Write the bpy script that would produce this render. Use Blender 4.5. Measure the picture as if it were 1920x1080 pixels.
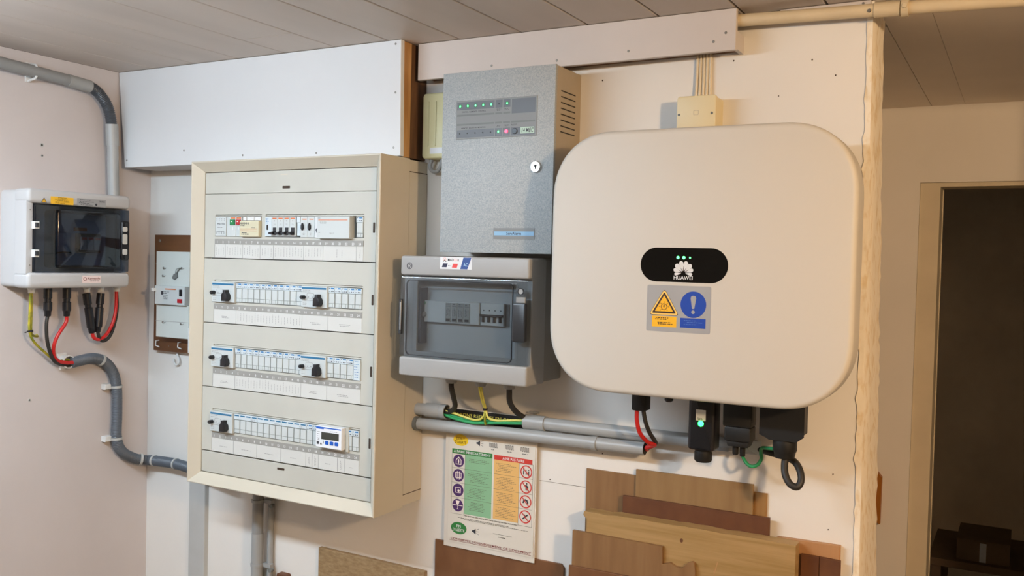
import bpy, bmesh, math, random
from mathutils import Vector, Matrix

# ------------------------------------------------------------------ scene, camera, light
for o in list(bpy.data.objects):
    bpy.data.objects.remove(o)
S = bpy.context.scene
COL = S.collection
random.seed(7)
PI = math.pi

cam = bpy.data.cameras.new('camera')
cam.sensor_width = 36.0
cam.lens = 32.295
cam.clip_start = 0.02
camo = bpy.data.objects.new('camera', cam)
COL.objects.link(camo)
_r = Vector((0.87212603, 0.48865139, 0.0248194))
_d = Vector((0.03567865, -0.01292282, -0.99927976))
_f = Vector((-0.4879787, 0.87238341, -0.02870475))
m = Matrix.Identity(4)
for i in range(3):
    m[i][0], m[i][1], m[i][2] = _r[i], -_d[i], -_f[i]
m[0][3], m[1][3], m[2][3] = 2.05986, -1.682, 1.55
camo.matrix_world = m
S.camera = camo

W = bpy.data.worlds.new('world')
W.use_nodes = True
W.node_tree.nodes['Background'].inputs[0].default_value = (0.9, 0.93, 1.0, 1)
W.node_tree.nodes['Background'].inputs[1].default_value = 0.02
S.world = W

TUBE_STRENGTH = 60.0
TUBE_COLOR = (0.70, 0.85, 1.0)
BULB_POWER = 77.0
BULB_COLOR = (1.0, 0.70, 0.42)
BULB_POS = (2.92, -1.42, 1.87)
S.view_settings.view_transform = 'Standard'
S.view_settings.look = 'None'
S.view_settings.gamma = 1.0
S.view_settings.use_curve_mapping = False
S.view_settings.exposure = 0.15

lb = bpy.data.lights.new('bulb_light', 'POINT')
lb.energy = BULB_POWER
lb.color = BULB_COLOR
lb.shadow_soft_size = 0.05
lbo = bpy.data.objects.new('bulb_light', lb)
lbo.location = BULB_POS
COL.objects.link(lbo)

# ------------------------------------------------------------------ materials
def lin(c):
    return tuple((x / 12.92 if x <= 0.04045 else ((x + 0.055) / 1.055) ** 2.4) for x in c)

def hexc(h):
    return lin(tuple(int(h[i:i + 2], 16) / 255 for i in (0, 2, 4))) + (1,)

_mats = {}
def mat(name, col, rough=0.5, metal=0.0, bump=0.0, bscale=200.0, var=0.0, vscale=8.0, emit=None, es=0.0,
        spec=0.5, stretch=None, col2=None, lo=0.35, hi=0.65, detail=4.0):
    if name in _mats:
        return _mats[name]
    M_ = bpy.data.materials.new(name)
    M_.use_nodes = True
    nt = M_.node_tree
    b = nt.nodes['Principled BSDF']
    c = hexc(col)
    b.inputs['Base Color'].default_value = c
    b.inputs['Roughness'].default_value = rough
    b.inputs['Metallic'].default_value = metal
    b.inputs['Specular IOR Level'].default_value = spec
    if emit:
        b.inputs['Emission Color'].default_value = hexc(emit)
        b.inputs['Emission Strength'].default_value = es
    tc = None
    def coords():
        nonlocal tc
        if tc is None:
            g = nt.nodes.new('ShaderNodeTexCoord')
            mp = nt.nodes.new('ShaderNodeMapping')
            nt.links.new(g.outputs['Object'], mp.inputs['Vector'])
            if stretch:
                mp.inputs['Scale'].default_value = stretch
            tc = mp.outputs['Vector']
        return tc
    if var > 0 or col2:
        n = nt.nodes.new('ShaderNodeTexNoise')
        n.inputs['Scale'].default_value = vscale
        n.inputs['Detail'].default_value = detail
        nt.links.new(coords(), n.inputs['Vector'])
        r = nt.nodes.new('ShaderNodeValToRGB')
        r.color_ramp.elements[0].position = lo
        r.color_ramp.elements[1].position = hi
        r.color_ramp.elements[0].color = hexc(col2) if col2 else tuple(x * (1 - var) for x in c[:3]) + (1,)
        r.color_ramp.elements[1].color = c
        nt.links.new(n.outputs['Fac'], r.inputs['Fac'])
        nt.links.new(r.outputs['Color'], b.inputs['Base Color'])
    if bump > 0:
        n2 = nt.nodes.new('ShaderNodeTexNoise')
        n2.inputs['Scale'].default_value = bscale
        n2.inputs['Detail'].default_value = 3.0
        nt.links.new(coords(), n2.inputs['Vector'])
        bp = nt.nodes.new('ShaderNodeBump')
        bp.inputs['Strength'].default_value = bump
        bp.inputs['Distance'].default_value = 0.002
        nt.links.new(n2.outputs['Fac'], bp.inputs['Height'])
        nt.links.new(bp.outputs['Normal'], b.inputs['Normal'])
    _mats[name] = M_
    return M_

def smoked(name, tint, gloss=0.05):
    M_ = bpy.data.materials.new(name)
    M_.use_nodes = True
    nt = M_.node_tree
    nt.nodes.remove(nt.nodes['Principled BSDF'])
    out = nt.nodes['Material Output']
    t = nt.nodes.new('ShaderNodeBsdfTransparent')
    t.inputs['Color'].default_value = hexc(tint)
    g = nt.nodes.new('ShaderNodeBsdfGlossy')
    g.inputs['Roughness'].default_value = gloss
    lw = nt.nodes.new('ShaderNodeLayerWeight')
    lw.inputs['Blend'].default_value = 0.12
    geo = nt.nodes.new('ShaderNodeMapRange')
    geo.inputs['To Min'].default_value = 0.04
    geo.inputs['To Max'].default_value = 0.5
    nt.links.new(lw.outputs['Facing'], geo.inputs['Value'])
    mx = nt.nodes.new('ShaderNodeMixShader')
    nt.links.new(geo.outputs[0], mx.inputs[0])
    nt.links.new(t.outputs[0], mx.inputs[1])
    nt.links.new(g.outputs[0], mx.inputs[2])
    nt.links.new(mx.outputs[0], out.inputs['Surface'])
    return M_

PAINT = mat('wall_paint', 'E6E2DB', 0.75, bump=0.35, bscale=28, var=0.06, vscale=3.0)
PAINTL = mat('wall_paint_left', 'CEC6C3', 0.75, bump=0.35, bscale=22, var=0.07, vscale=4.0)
PAINTR = mat('wall_paint_recess', 'F2EADF', 0.8, bump=0.25, bscale=40, var=0.05, vscale=3.0)
STORE = mat('store_wall', '8A8378', 0.85, var=0.2, vscale=3)
PLASTER = mat('chipped_plaster', 'F4E8D2', 0.9, bump=0.7, bscale=70, col2='E4CFAA', vscale=70, lo=0.34, hi=0.50, stretch=(1, 1, .5))
FLOORM = mat('concrete_floor', '8A857C', 0.8, var=0.2, vscale=5)
PLANK = mat('ceiling_plank', 'CCC0B5', 0.55, bump=0.12, bscale=20, stretch=(1, 0.15, 1), var=0.10, vscale=9)
PANELC = mat('recess_ceiling_panel', 'F0E4D4', 0.7, bump=0.1, bscale=30, var=0.06, vscale=4)
GAPM = mat('ceiling_gap', '3A322B', 0.9)
DARKROOM = mat('dark_room_paint', 'F0E6D4', 0.9, var=0.2, vscale=3)
JAMB = mat('door_jamb_paint', 'E2D2B4', 0.6, bump=0.2, bscale=30, var=0.12, vscale=6)
WBOARD = mat('white_board', 'D9DBDC', 0.5, bump=0.05, bscale=15, var=0.03, vscale=5)
WBOARD2 = mat('white_beam_board', 'CCC3BC', 0.5, bump=0.1, bscale=25, var=0.05, vscale=6)
PINE = mat('raw_pine', 'C79A62', 0.65, stretch=(6, 6, 0.8), col2='A87842', vscale=9)
OLDWOOD = mat('old_dark_wood', '7A5536', 0.75, stretch=(6, 6, 0.8), col2='4A3220', vscale=6)
CREAM = mat('cream_metal', 'BFBDB2', 0.45, bump=0.04, bscale=60, var=0.05, vscale=9)
CREAMF = mat('cream_frame', 'CAC2B0', 0.42, bump=0.05, bscale=80, var=0.05, vscale=7)
CREAMS = mat('cream_side', 'BFB092', 0.5, var=0.05, vscale=6)
DARKIN = mat('dark_inside', '2A2621', 0.8)
SLOT = mat('slot_brown', '3B2A1A', 0.7)
MODW = mat('module_white', 'C4C9C7', 0.4, spec=0.4)
MODF = mat('module_flap', '8F9592', 0.45)
MODH = mat('module_head', 'C8D2D6', 0.4)
BLUE = mat('label_blue', '2E74AC', 0.4)
BLUED = mat('label_teal_blue', '1F6A92', 0.4)
BLUEL = mat('label_pale_blue', 'A9CDE6', 0.4)
STRIP = mat('number_strip_grey', '96948E', 0.5)
CARD = mat('label_card', 'CDCCC6', 0.6)
INKG = mat('ink_grey', '8E8C88', 0.7)
INKD = mat('ink_dark', '33343A', 0.6)
INKW = mat('ink_white', 'E2E2E0', 0.5)
BLACK = mat('black_plastic', '17171B', 0.35)
BLACKM = mat('black_matte', '121110', 0.55)
RUBBER = mat('black_cable', '2A2723', 0.55)
GREEN = mat('green_button', '0F7A44', 0.35)
RED = mat('red_button', 'B3202C', 0.35)
ORANGE = mat('orange_mark', 'D0703A', 0.4)
BEIGEMOD = mat('beige_module', 'CDC6A8', 0.45)
TANSIDE = mat('tan_module_side', 'B49E78', 0.5)
METERW = mat('energy_meter_white', 'E4E6E8', 0.35)
METERB = mat('energy_meter_blue', '1557B8', 0.35)
LCD = mat('lcd_dark', '3A3D36', 0.25)
GALV = mat('galvanised_steel', 'B3B5B3', 0.55, metal=0.12, bump=0.05, bscale=300, col2='90989A', vscale=420, lo=0.3, hi=0.7, detail=5)
GALV_WARM = mat('galvanised_warm_lit', 'B3A48C', 0.5, metal=0.2, var=0.08, vscale=14)  # same steel as the door, warm bulb light put into the side colour
PANELG = mat('panel_grey', '7C7D7B', 0.45)
PANELD = mat('panel_dark_grey', '55585C', 0.4)
PANELM = mat('panel_line_grey', '666866', 0.45)
PLATEB = mat('nameplate_blue', '86B2D2', 0.4)
LEDG = mat('led_green', '8CF0A8', 0.3, emit='3CFF78', es=3.0)
LEDGB = mat('led_green_bright', '6BFF9A', 0.3, emit='18FF50', es=9.0)
LEDR = mat('led_red', 'FF4A6A', 0.3, emit='FF2A50', es=2.5)
LEDH = mat('led_lens_green', '1E5A34', 0.3)
CHROME = mat('chrome', 'D8D6D0', 0.2, metal=0.8)
STEELS = mat('steel_screw', '8A8780', 0.4, metal=0.6)
BOXG = mat('enclosure_grey', 'A09F9C', 0.45, bump=0.08, bscale=160)
BOXG_SHADE = mat('enclosure_grey_shaded', '8E8B84', 0.55)  # enclosure grey darkened: shade on the base put into the colour
BOXW = mat('enclosure_white', 'BDBCBB', 0.42, bump=0.05, bscale=120)
SMOKE = smoked('smoked_door_plastic', 'DFE3E6', 0.05)
SMOKED = smoked('dark_smoked_plastic', 'A4B0C0', 0.06)
HANDLE = mat('dark_grey_handle', '2A2C2F', 0.35)
INNERG = mat('inner_plate_grey', 'B4B7B6', 0.5)
INNERD = mat('inner_plate_dark', 'B4BEC8', 0.5)
STICKW = mat('sticker_white', 'DFE0E0', 0.4)
STICKY = mat('sticker_yellow', 'EDB82E', 0.4)
STICKP = mat('sticker_pink_white', 'EBD9D5', 0.45)
NAVY = mat('navy', '1E1C3C', 0.4)
MIDBLUE = mat('mid_blue', '24488A', 0.4)
LOGORED = mat('logo_red', 'E0443F', 0.4)
PALERED = mat('pale_red', 'EBB3A8', 0.4)
MAROON = mat('maroon_ink', '7A2A26', 0.5)
INVW = mat('inverter_shell', 'CAC5BB', 0.5, bump=0.03, bscale=400, spec=0.35)
INVG = mat('inverter_chassis', '6A6965', 0.5, metal=0.3)
GLOSSB = mat('display_black', '0E0D0C', 0.06)
SILVER = mat('logo_silver', 'D9D9DA', 0.4)
LABELG = mat('label_silver_grey', 'A0A0A0', 0.4)
WARNY = mat('warning_yellow', 'F0B51E', 0.4)
WARNYL = mat('warning_yellow_light', 'F0C766', 0.4)
WARNB = mat('warning_brown_black', '3A2312', 0.5)
MANBLUE = mat('mandatory_blue', '1D44A4', 0.4)
PVC = mat('grey_pvc', 'A2A4A3', 0.38)
PVCD = mat('grey_pvc_dark', '8B8C8B', 0.42)
PVCM = mat('grey_pvc_matt', '9B9C9A', 0.5)
FLEX = mat('corrugated_grey', '5B626A', 0.42)
FLEXD = mat('corrugated_dark', '44494F', 0.3)
CLIPW = mat('white_clip', 'DADAD7', 0.4)
CLIPG = mat('grey_clip', 'B4B4B0', 0.45)
REDC = mat('red_cable', 'C3201E', 0.4)
GREENC = mat('green_cable', '2E9A5C', 0.4)
YELC = mat('yellow_green_cable', 'B7A728', 0.45, col2='6F7C1E', vscale=40)
YELL = mat('yellow_cable', 'D9CF62', 0.45)
BEIGEC = mat('beige_cable', 'D8C9AD', 0.5)
BEIGEBOX = mat('beige_junction_plastic', 'DECFA6', 0.45)
OLDCREAM = mat('old_cream_plastic', 'D6CFA0', 0.4)
PIPEPAINT = mat('cream_painted_pipe', 'D6C3A0', 0.5, bump=0.2, bscale=40, var=0.1, vscale=15)
BROWNBOARD = mat('brown_meter_board', '6E4526', 0.5, stretch=(1, 8, 8), var=0.2, vscale=6)
MBW = mat('meter_cover_white', 'CBD0CA', 0.45)
SEAL = mat('grey_seal', '6B6E6C', 0.5)
TRUNK = mat('grey_cover_strip', 'B8B9B6', 0.5, var=0.08, vscale=12)
BROWNBLK = mat('amber_brown_plastic', 'A8661C', 0.4)
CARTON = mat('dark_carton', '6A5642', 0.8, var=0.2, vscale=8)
SLEEVE = mat('plastic_sleeve', 'D9D3C8', 0.15)
PAPER = mat('poster_paper', 'D8D2C6', 0.5)
PGREEN = mat('poster_green', '86B48C', 0.5)
PGREEND = mat('poster_dark_green', '2F7A3A', 0.5)
PORANGE = mat('poster_orange', 'E0B26C', 0.5)
PRED = mat('poster_red', 'C9392E', 0.5)
PPURPLE = mat('poster_purple', '4A2B62', 0.5)
PYELLOW = mat('poster_yellow', 'E6C21E', 0.5)
PBROWN = mat('poster_brown_ink', '6E4A12', 0.5)
PBLACK = mat('poster_black', '1A1612', 0.4)
PICT = mat('pictogram_white', 'F0E4DC', 0.5)
SEALY = mat('poster_title_yellow', 'D9CC5A', 0.5)
GREENBIT = mat('olive_green_paint', '5E6B35', 0.6)
def board(name, c1, c2, st, vs=7):
    return mat(name, c1, 0.6, stretch=st, col2=c2, vscale=vs, lo=0.3, hi=0.7, bump=0.08, bscale=30)
PLYA = board('plywood_warm', '8C6A44', '7C5A36', (9, 9, 0.8))
PLYB = board('plywood_pale', '94764C', '856640', (7, 7, 0.8))
PLYC = board('plywood_cut', '9E7540', '8C6432', (8, 8, 0.8))
HARD = board('hardboard_dark', '663F22', '5A341B', (3, 3, 3), 12)
PLANKW = board('pale_plank', 'AB8B5C', '957744', (0.8, 4, 14), 9)
HARDB = board('hardboard_brown', '785130', '6A4426', (4, 4, 2), 8)
CHIP = board('chipboard_pale', 'A28863', '876C48', (5, 5, 12), 14)
PLYO = board('plywood_orange', 'B6895E', 'A6784C', (9, 9, 1), 6)

# ------------------------------------------------------------------ mesh helpers
BW = lambda u, d, v: Vector((u, -d, v))      # on the back wall: along, out of the wall, up
LW = lambda u, d, v: Vector((d, u, v))       # on the left wall
XR = lambda u, d, v: Vector((d, u, v))

def rr(u0, u1, v0, v1, r, n=5, e=2.0):
    """rounded rectangle, counter-clockwise; e > 2 gives squarer corners"""
    r = min(r, (u1 - u0) / 2 - 1e-6, (v1 - v0) / 2 - 1e-6)
    pts = []
    for cx, cy, a0 in ((u1 - r, v0 + r, -PI / 2), (u1 - r, v1 - r, 0), (u0 + r, v1 - r, PI / 2), (u0 + r, v0 + r, PI)):
        for k in range(n + 1):
            a = a0 + PI / 2 * k / n
            c, s = math.cos(a), math.sin(a)
            q = 2.0 / e
            pts.append((cx + r * math.copysign(abs(c) ** q, c), cy + r * math.copysign(abs(s) ** q, s)))
    return pts

def circ(cu, cv, r, n=20, rv=None):
    rv = rv or r
    return [(cu + r * math.cos(2 * PI * k / n), cv + rv * math.sin(2 * PI * k / n)) for k in range(n)]

def inset(pts, a):
    n = len(pts)
    out = []
    for i in range(n):
        p0, p1, p2 = pts[i - 1], pts[i], pts[(i + 1) % n]
        e1 = (p1[0] - p0[0], p1[1] - p0[1]); e2 = (p2[0] - p1[0], p2[1] - p1[1])
        l1 = math.hypot(*e1) or 1e-9; l2 = math.hypot(*e2) or 1e-9
        n1 = (-e1[1] / l1, e1[0] / l1); n2 = (-e2[1] / l2, e2[0] / l2)
        k = 1 + n1[0] * n2[0] + n1[1] * n2[1]
        k = max(k, 0.3)
        out.append((p1[0] + a * (n1[0] + n2[0]) / k, p1[1] + a * (n1[1] + n2[1]) / k))
    return out

class MB:
    def __init__(self):
        self.v = []; self.f = []
    def add(self, vs, fs):
        b = len(self.v)
        self.v += [tuple(p) for p in vs]
        self.f += [tuple(i + b for i in f) for f in fs]
        return self
    def loft(self, rings, cap0=True, cap1=True, closed=True):
        n = len(rings[0]); vs = [p for r in rings for p in r]; fs = []
        for k in range(len(rings) - 1):
            for i in range(n if closed else n - 1):
                j = (i + 1) % n
                fs.append((k * n + i, k * n + j, (k + 1) * n + j, (k + 1) * n + i))
        if cap0: fs.append(tuple(reversed(range(n))))
        if cap1: fs.append(tuple((len(rings) - 1) * n + i for i in range(n)))
        return self.add(vs, fs)
    def prism(self, F, pts, d0, d1, fil=0.0, seg=2, fil0=0.0):
        rings = []
        if fil0 > 0:
            rings.append([F(u, d0, v) for u, v in inset(pts, fil0)])
            rings.append([F(u, d0 + fil0, v) for u, v in pts])
        else:
            rings.append([F(u, d0, v) for u, v in pts])
        if fil > 0:
            for k in range(seg + 1):
                a = PI / 2 * k / seg
                q = inset(pts, fil * (1 - math.cos(a)))
                rings.append([F(u, d1 - fil + fil * math.sin(a), v) for u, v in q])
        else:
            rings.append([F(u, d1, v) for u, v in pts])
        return self.loft(rings)
    def box(self, F, u0, u1, d0, d1, v0, v1, fil=0.0):
        return self.prism(F, [(u0, v0), (u1, v0), (u1, v1), (u0, v1)], d0, d1, fil, 1 if fil < 0.002 else 2)
    def plate(self, F, outer, hole, d0, d1):
        """rectangular plate (u0,u1,v0,v1) with one rectangular hole"""
        def ring(r, d): return [F(r[0], d, r[2]), F(r[1], d, r[2]), F(r[1], d, r[3]), F(r[0], d, r[3])]
        rs = [ring(outer, d0), ring(outer, d1), ring(hole, d1), ring(hole, d0)]
        self.loft(rs + [rs[0]], False, False)
        return self
    def ringp(self, F, po, pi, d0, d1):
        a = [F(u, d0, v) for u, v in po]; b = [F(u, d1, v) for u, v in po]
        c = [F(u, d1, v) for u, v in pi]; e = [F(u, d0, v) for u, v in pi]
        return self.loft([a, b, c, e, a], False, False)
    def tube(self, path, r, n=10, closed=False, smooth=0, cap=True):
        P = [Vector(p) for p in path]
        if smooth: P = catmull(P, smooth, closed)
        rad = r if isinstance(r, (list, tuple)) else [r] * len(P)
        if len(rad) != len(P):
            rad = [rad[min(len(rad) - 1, int(i * len(rad) / len(P)))] for i in range(len(P))]
        T = []
        for i in range(len(P)):
            if closed: t = P[(i + 1) % len(P)] - P[i - 1]
            else: t = P[min(i + 1, len(P) - 1)] - P[max(i - 1, 0)]
            if t.length < 1e-9: t = Vector((0, 0, 1))
            T.append(t.normalized())
        up = Vector((0, 0, 1)) if abs(T[0].z) < 0.9 else Vector((1, 0, 0))
        nrm = (up - T[0] * up.dot(T[0])).normalized()
        rings = []
        for i in range(len(P)):
            nrm = (nrm - T[i] * nrm.dot(T[i])).normalized()
            bn = T[i].cross(nrm)
            rings.append([P[i] + rad[i] * (math.cos(2 * PI * k / n) * nrm + math.sin(2 * PI * k / n) * bn) for k in range(n)])
        if closed: rings.append(rings[0])
        return self.loft(rings, cap and not closed, cap and not closed)
    def lathe(self, p, axis, prof, n=16):
        """prof: list of (distance along axis, radius)"""
        p = Vector(p); a = Vector(axis).normalized()
        up = Vector((0, 0, 1)) if abs(a.z) < 0.9 else Vector((1, 0, 0))
        x = (up - a * up.dot(a)).normalized(); y = a.cross(x)
        return self.loft([[p + a * t + r * (math.cos(2 * PI * k / n) * x + math.sin(2 * PI * k / n) * y) for k in range(n)] for t, r in prof])
    def text(self, F, s, u, d, v, h, w=None, align='c', rot=0.0, shear=0.0):
        vs, fs, x0, x1 = glyphs(s)
        sx = sy = h
        if w: sx = w / max(x1 - x0, 1e-6)
        ox = {'c': (x0 + x1) / 2, 'l': x0, 'r': x1}[align]
        c, sn = math.cos(rot), math.sin(rot)
        out = []
        for x, y in vs:
            X = (x - ox) * sx + shear * y * sy; Y = (y - 0.5) * sy
            out.append(F(u + X * c - Y * sn, d, v + X * sn + Y * c))
        return self.add(out, fs)
    def flat(self, F, pts, d):
        return self.add([F(u, d, v) for u, v in pts], [tuple(range(len(pts)))])
    def build(self, name, material, parent=None, sharp=38, rec=True):
        me = bpy.data.meshes.new(name)
        me.from_pydata([tuple(p) for p in self.v], [], self.f)
        if rec:
            bm = bmesh.new(); bm.from_mesh(me)
            bmesh.ops.recalc_face_normals(bm, faces=bm.faces)
            bm.to_mesh(me); bm.free()
        me.materials.append(material)
        me.polygons.foreach_set('use_smooth', [True] * len(me.polygons))
        me.set_sharp_from_angle(angle=math.radians(sharp))
        o = bpy.data.objects.new(name, me)
        COL.objects.link(o)
        if parent: o.parent = parent
        return o

def catmull(P, k, closed=False):
    out = []; n = len(P)
    for i in range(n if closed else n - 1):
        if closed: a, b, c, d = P[i - 1], P[i], P[(i + 1) % n], P[(i + 2) % n]
        else: a, b, c, d = P[max(i - 1, 0)], P[i], P[i + 1], P[min(i + 2, n - 1)]
        for s in range(k):
            t = s / k
            out.append(0.5 * ((2 * b) + (c - a) * t + (2 * a - 5 * b + 4 * c - d) * t * t + (3 * b - a - 3 * c + d) * t ** 3))
    if not closed: out.append(P[-1])
    return out

_gl = {}
def glyphs(s):
    """outline letters of cap height 1, as flat polygons"""
    if s in _gl: return _gl[s]
    cu = bpy.data.curves.new('t', 'FONT'); cu.body = s; cu.resolution_u = 2; cu.offset = 0.012
    o = bpy.data.objects.new('t', cu); COL.objects.link(o)
    dg = bpy.context.evaluated_depsgraph_get()
    me = bpy.data.meshes.new_from_object(o.evaluated_get(dg))
    k = 1 / 0.69
    vs = [(v.co.x * k, v.co.y * k) for v in me.vertices]
    fs = [tuple(p.vertices) for p in me.polygons]
    bpy.data.objects.remove(o); bpy.data.curves.remove(cu); bpy.data.meshes.remove(me)
    _gl[s] = (vs, fs, min(v[0] for v in vs), max(v[0] for v in vs))
    return _gl[s]

THINGS = []
def thing(name, label, cat, group=None):
    o = bpy.data.objects.new(name, None); o.empty_display_size = 0.05
    COL.objects.link(o); tag(o, label, cat, group); THINGS.append(o)
    return o
def tag(o, label, cat=None, group=None):
    o['label'] = label
    if cat: o['category'] = cat
    if group: o['group'] = group
    return o
def lab(o, s):
    o['label'] = s
    return o
def struct(o):
    o['kind'] = 'structure'
    return o
def dup(o, dx=0, dz=0, parent=None, dy=0):
    """copy of a part and of its sub-parts, moved along the wall"""
    c = o.copy(); COL.objects.link(c); c.parent = parent or o.parent
    c.location = Vector(o.location) + Vector((dx, dy, dz))
    for ch in list(o.children):
        k = ch.copy(); COL.objects.link(k); k.parent = c
    return c
def kids(o):
    return o.children

def scribble(mb, F, d, u0, u1, v0, v1, vertical, lines, rnd, th=0.0009):
    """rows of small ink dashes, the size of print too small to read"""
    for k in range(lines):
        t = (k + 0.5) / lines
        a, b = (v0, v1) if vertical else (u0, u1)
        p = a + (b - a) * rnd.uniform(0.02, 0.2); end = a + (b - a) * rnd.uniform(0.6, 0.98)
        while p < end:
            l = rnd.uniform(0.0015, 0.005)
            q = min(p + l, end)
            if vertical:
                c = u0 + (u1 - u0) * t; mb.flat(F, [(c - th / 2, p), (c + th / 2, p), (c + th / 2, q), (c - th / 2, q)], d)
            else:
                c = v0 + (v1 - v0) * t; mb.flat(F, [(p, c - th / 2), (q, c - th / 2), (q, c + th / 2), (p, c + th / 2)], d)
            p = q + rnd.uniform(0.0006, 0.0016)

# ------------------------------------------------------------------ room shell
ZC = 2.012
# back wall with a chipped end: its end face tapers slightly, as the photo shows
b = MB()
def wring(z):
    t = (1.96 - z) / 0.93
    xe = 1.816 + 0.009 * min(max(t, 0), 1.3); ye = 0.110 + 0.072 * min(max(t, 0), 1.2)
    return [Vector((-0.12, 0, z)), Vector((xe - 0.004, 0, z)), Vector((xe, 0.004, z)), Vector((xe + 0.001, ye, z)), Vector((-0.12, ye, z))]
b.loft([wring(z) for z in (0, 0.84, 0.95, 1.2, 1.5, 1.8, 1.96, ZC)])
wall_back = struct(b.build('wall_back', PAINT))
# rough plaster on the end face
rnd = random.Random(3)
b = MB()
nz, ny = 150, 8
def endpt(i, j):
    z = 0.02 + (ZC - 0.03) * i / nz
    t = (1.96 - z) / 0.93
    xe = 1.816 + 0.009 * min(max(t, 0), 1.3); ye = 0.110 + 0.072 * min(max(t, 0), 1.2)
    f = j / ny
    if j == 0:
        return Vector((xe - 0.009 - rnd.uniform(0, 0.006) * (1 if rnd.random() < 0.4 else 0.3), -0.0022, z))
    if j == 1:
        return Vector((xe - 0.0005, -0.003 + rnd.uniform(-.001, .001), z))
    return Vector((xe + 0.003 + rnd.uniform(-0.0016, 0.0016), 0.002 + (ye - 0.004) * (f - 0.125) / 0.875, z))
g = [[endpt(i, j) for j in range(ny + 1)] for i in range(nz + 1)]
vs = [p for r in g for p in r]
b.add(vs, [(i * (ny + 1) + j, i * (ny + 1) + j + 1, (i + 1) * (ny + 1) + j + 1, (i + 1) * (ny + 1) + j) for i in range(nz) for j in range(ny)])
o = b.build('plaster_edge', PLASTER, wall_back, sharp=20, rec=False)
lab(o, 'chipped cream plaster on the end of the wall')

nh = None
for (u, v, k) in ((1.7755, 1.1903, .8), (1.7158, 1.9200, 1), (1.6592, 1.8599, .8), (1.7566, 1.8896, .9), (1.5753, 1.9300, 1), (1.3132, 1.9132, 1), (1.7707, 1.0911, .8), (1.3352, 1.1720, .8), (1.2200, 1.1040, .8)):
    k *= .7; MB().prism(BW, [(u - .0022 * k, v - .0010 * k), (u - .0004, v - .0024 * k), (u + .0018 * k, v - .0008), (u + .0012 * k, v + .0022 * k), (u - .0012 * k, v + .0018 * k)], 0.0, 0.0007).build('nail_hole', SLOT, wall_back)
MB().prism(BW, [(1.196, 1.0985), (1.300, 1.0988), (1.300, 1.0998), (1.196, 1.0993)], 0.0, 0.0004).build('board_joint', STORE, wall_back)

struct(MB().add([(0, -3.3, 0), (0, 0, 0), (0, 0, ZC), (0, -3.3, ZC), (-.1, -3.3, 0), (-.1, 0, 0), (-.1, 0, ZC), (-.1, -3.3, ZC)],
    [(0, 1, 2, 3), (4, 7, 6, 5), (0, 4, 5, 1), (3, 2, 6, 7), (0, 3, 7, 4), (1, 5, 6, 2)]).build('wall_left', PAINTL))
def slab(name, m_, x0, x1, y0, y1, z0, z1):
    return struct(MB().box(lambda u, d, v: Vector((u, d, v)), x0, x1, y0, y1, z0, z1).build(name, m_))
slab('floor', FLOORM, -0.1, 3.8, -3.3, 3.3, -0.05, 0.0)
slab('wall_front', STORE, -0.1, 3.8, -3.4, -3.3, 0, 2.03)
slab('wall_right', STORE, 3.7, 3.8, -3.3, 0.0, 0, 2.03)
slab('wall_return_blocker', STORE, 2.44, 3.8, 0.0, 0.12, 0, 2.03)  # unseen; its end is set to block bulb light from the doorway room
slab('wall_bulb_blocker', PAINTR, 2.44, 2.70, 0.12, 1.13, 0, 2.03)  # unseen wall added to screen the dark room from the bulb
slab('wall_hidden', PAINTR, 1.20, 1.30, 0.185, 1.13, 0, 2.03)
# far wall of the recess with the doorway
YF = 1.13
b = MB()
FY = lambda u, d, v: Vector((u, YF + d, v))
b.box(FY, 1.2, 1.790, 0, 0.10, 0, 2.03).box(FY, 2.36, 2.70, 0, 0.10, 0, 2.03).box(FY, 1.790, 2.36, 0, 0.10, 1.800, 2.03)
struct(b.build('wall_recess', PAINTR))
b = MB()
b.box(FY, 1.7905, 1.842, 0.012, 0.10, 0, 1.7995).box(FY, 2.308, 2.3595, 0.012, 0.10, 0, 1.7995).box(FY, 1.842, 2.308, 0.012, 0.10, 1.788, 1.7995)
door = struct(b.build('door_1', JAMB))
b = MB().box(FY, 1.832, 1.8445, 0.100, 0.112, 0, 1.788).box(FY, 2.3055, 2.318, 0.100, 0.112, 0, 1.788)
lab(b.build('door_stop', JAMB, door), 'narrow stop strip inside the door frame')
slab('wall_dark_room_back', DARKROOM, 1.45, 2.9, 2.3, 2.4, 0, 2.1)
slab('wall_dark_room_bounce', DARKROOM, 1.45, 1.55, 1.23, 2.3, 0, 2.1)  # unseen wall set close in to bounce bulb light onto the back wall
slab('wall_dark_room_right', DARKROOM, 2.8, 2.9, 1.23, 2.3, 0, 2.1)

# planked ceiling
ceil = struct(MB().box(lambda u, d, v: Vector((u, d, v)), -0.1, 3.8, -3.4, 3.3, ZC + 0.013, ZC + 0.06).build('ceiling', GAPM))
PW = 0.1463
FZ = lambda u, d, v: Vector((u, v, ZC + 0.013 - d))
proto = None
for k in range(-1, 26):
    x0 = 0.130 + PW * k - PW
    x1 = x0 + PW
    a, c = x0 + 0.0016, x1 - 0.0016
    if c < 0: continue
    a = max(a, 0.001)
    if c > 3.7: break
    y1 = -0.0015
    ys = [(-3.298, y1)]
    if k == 4: ys = [(-3.298, -0.2358), (-0.2350, y1)]
    for ya, yb in ys:
        MB().prism(FZ, [(a, ya), (c, ya), (c, yb), (a, yb)], 0.001, 0.013, 0.0015, 1).build('plank', PLANK, ceil)

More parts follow.
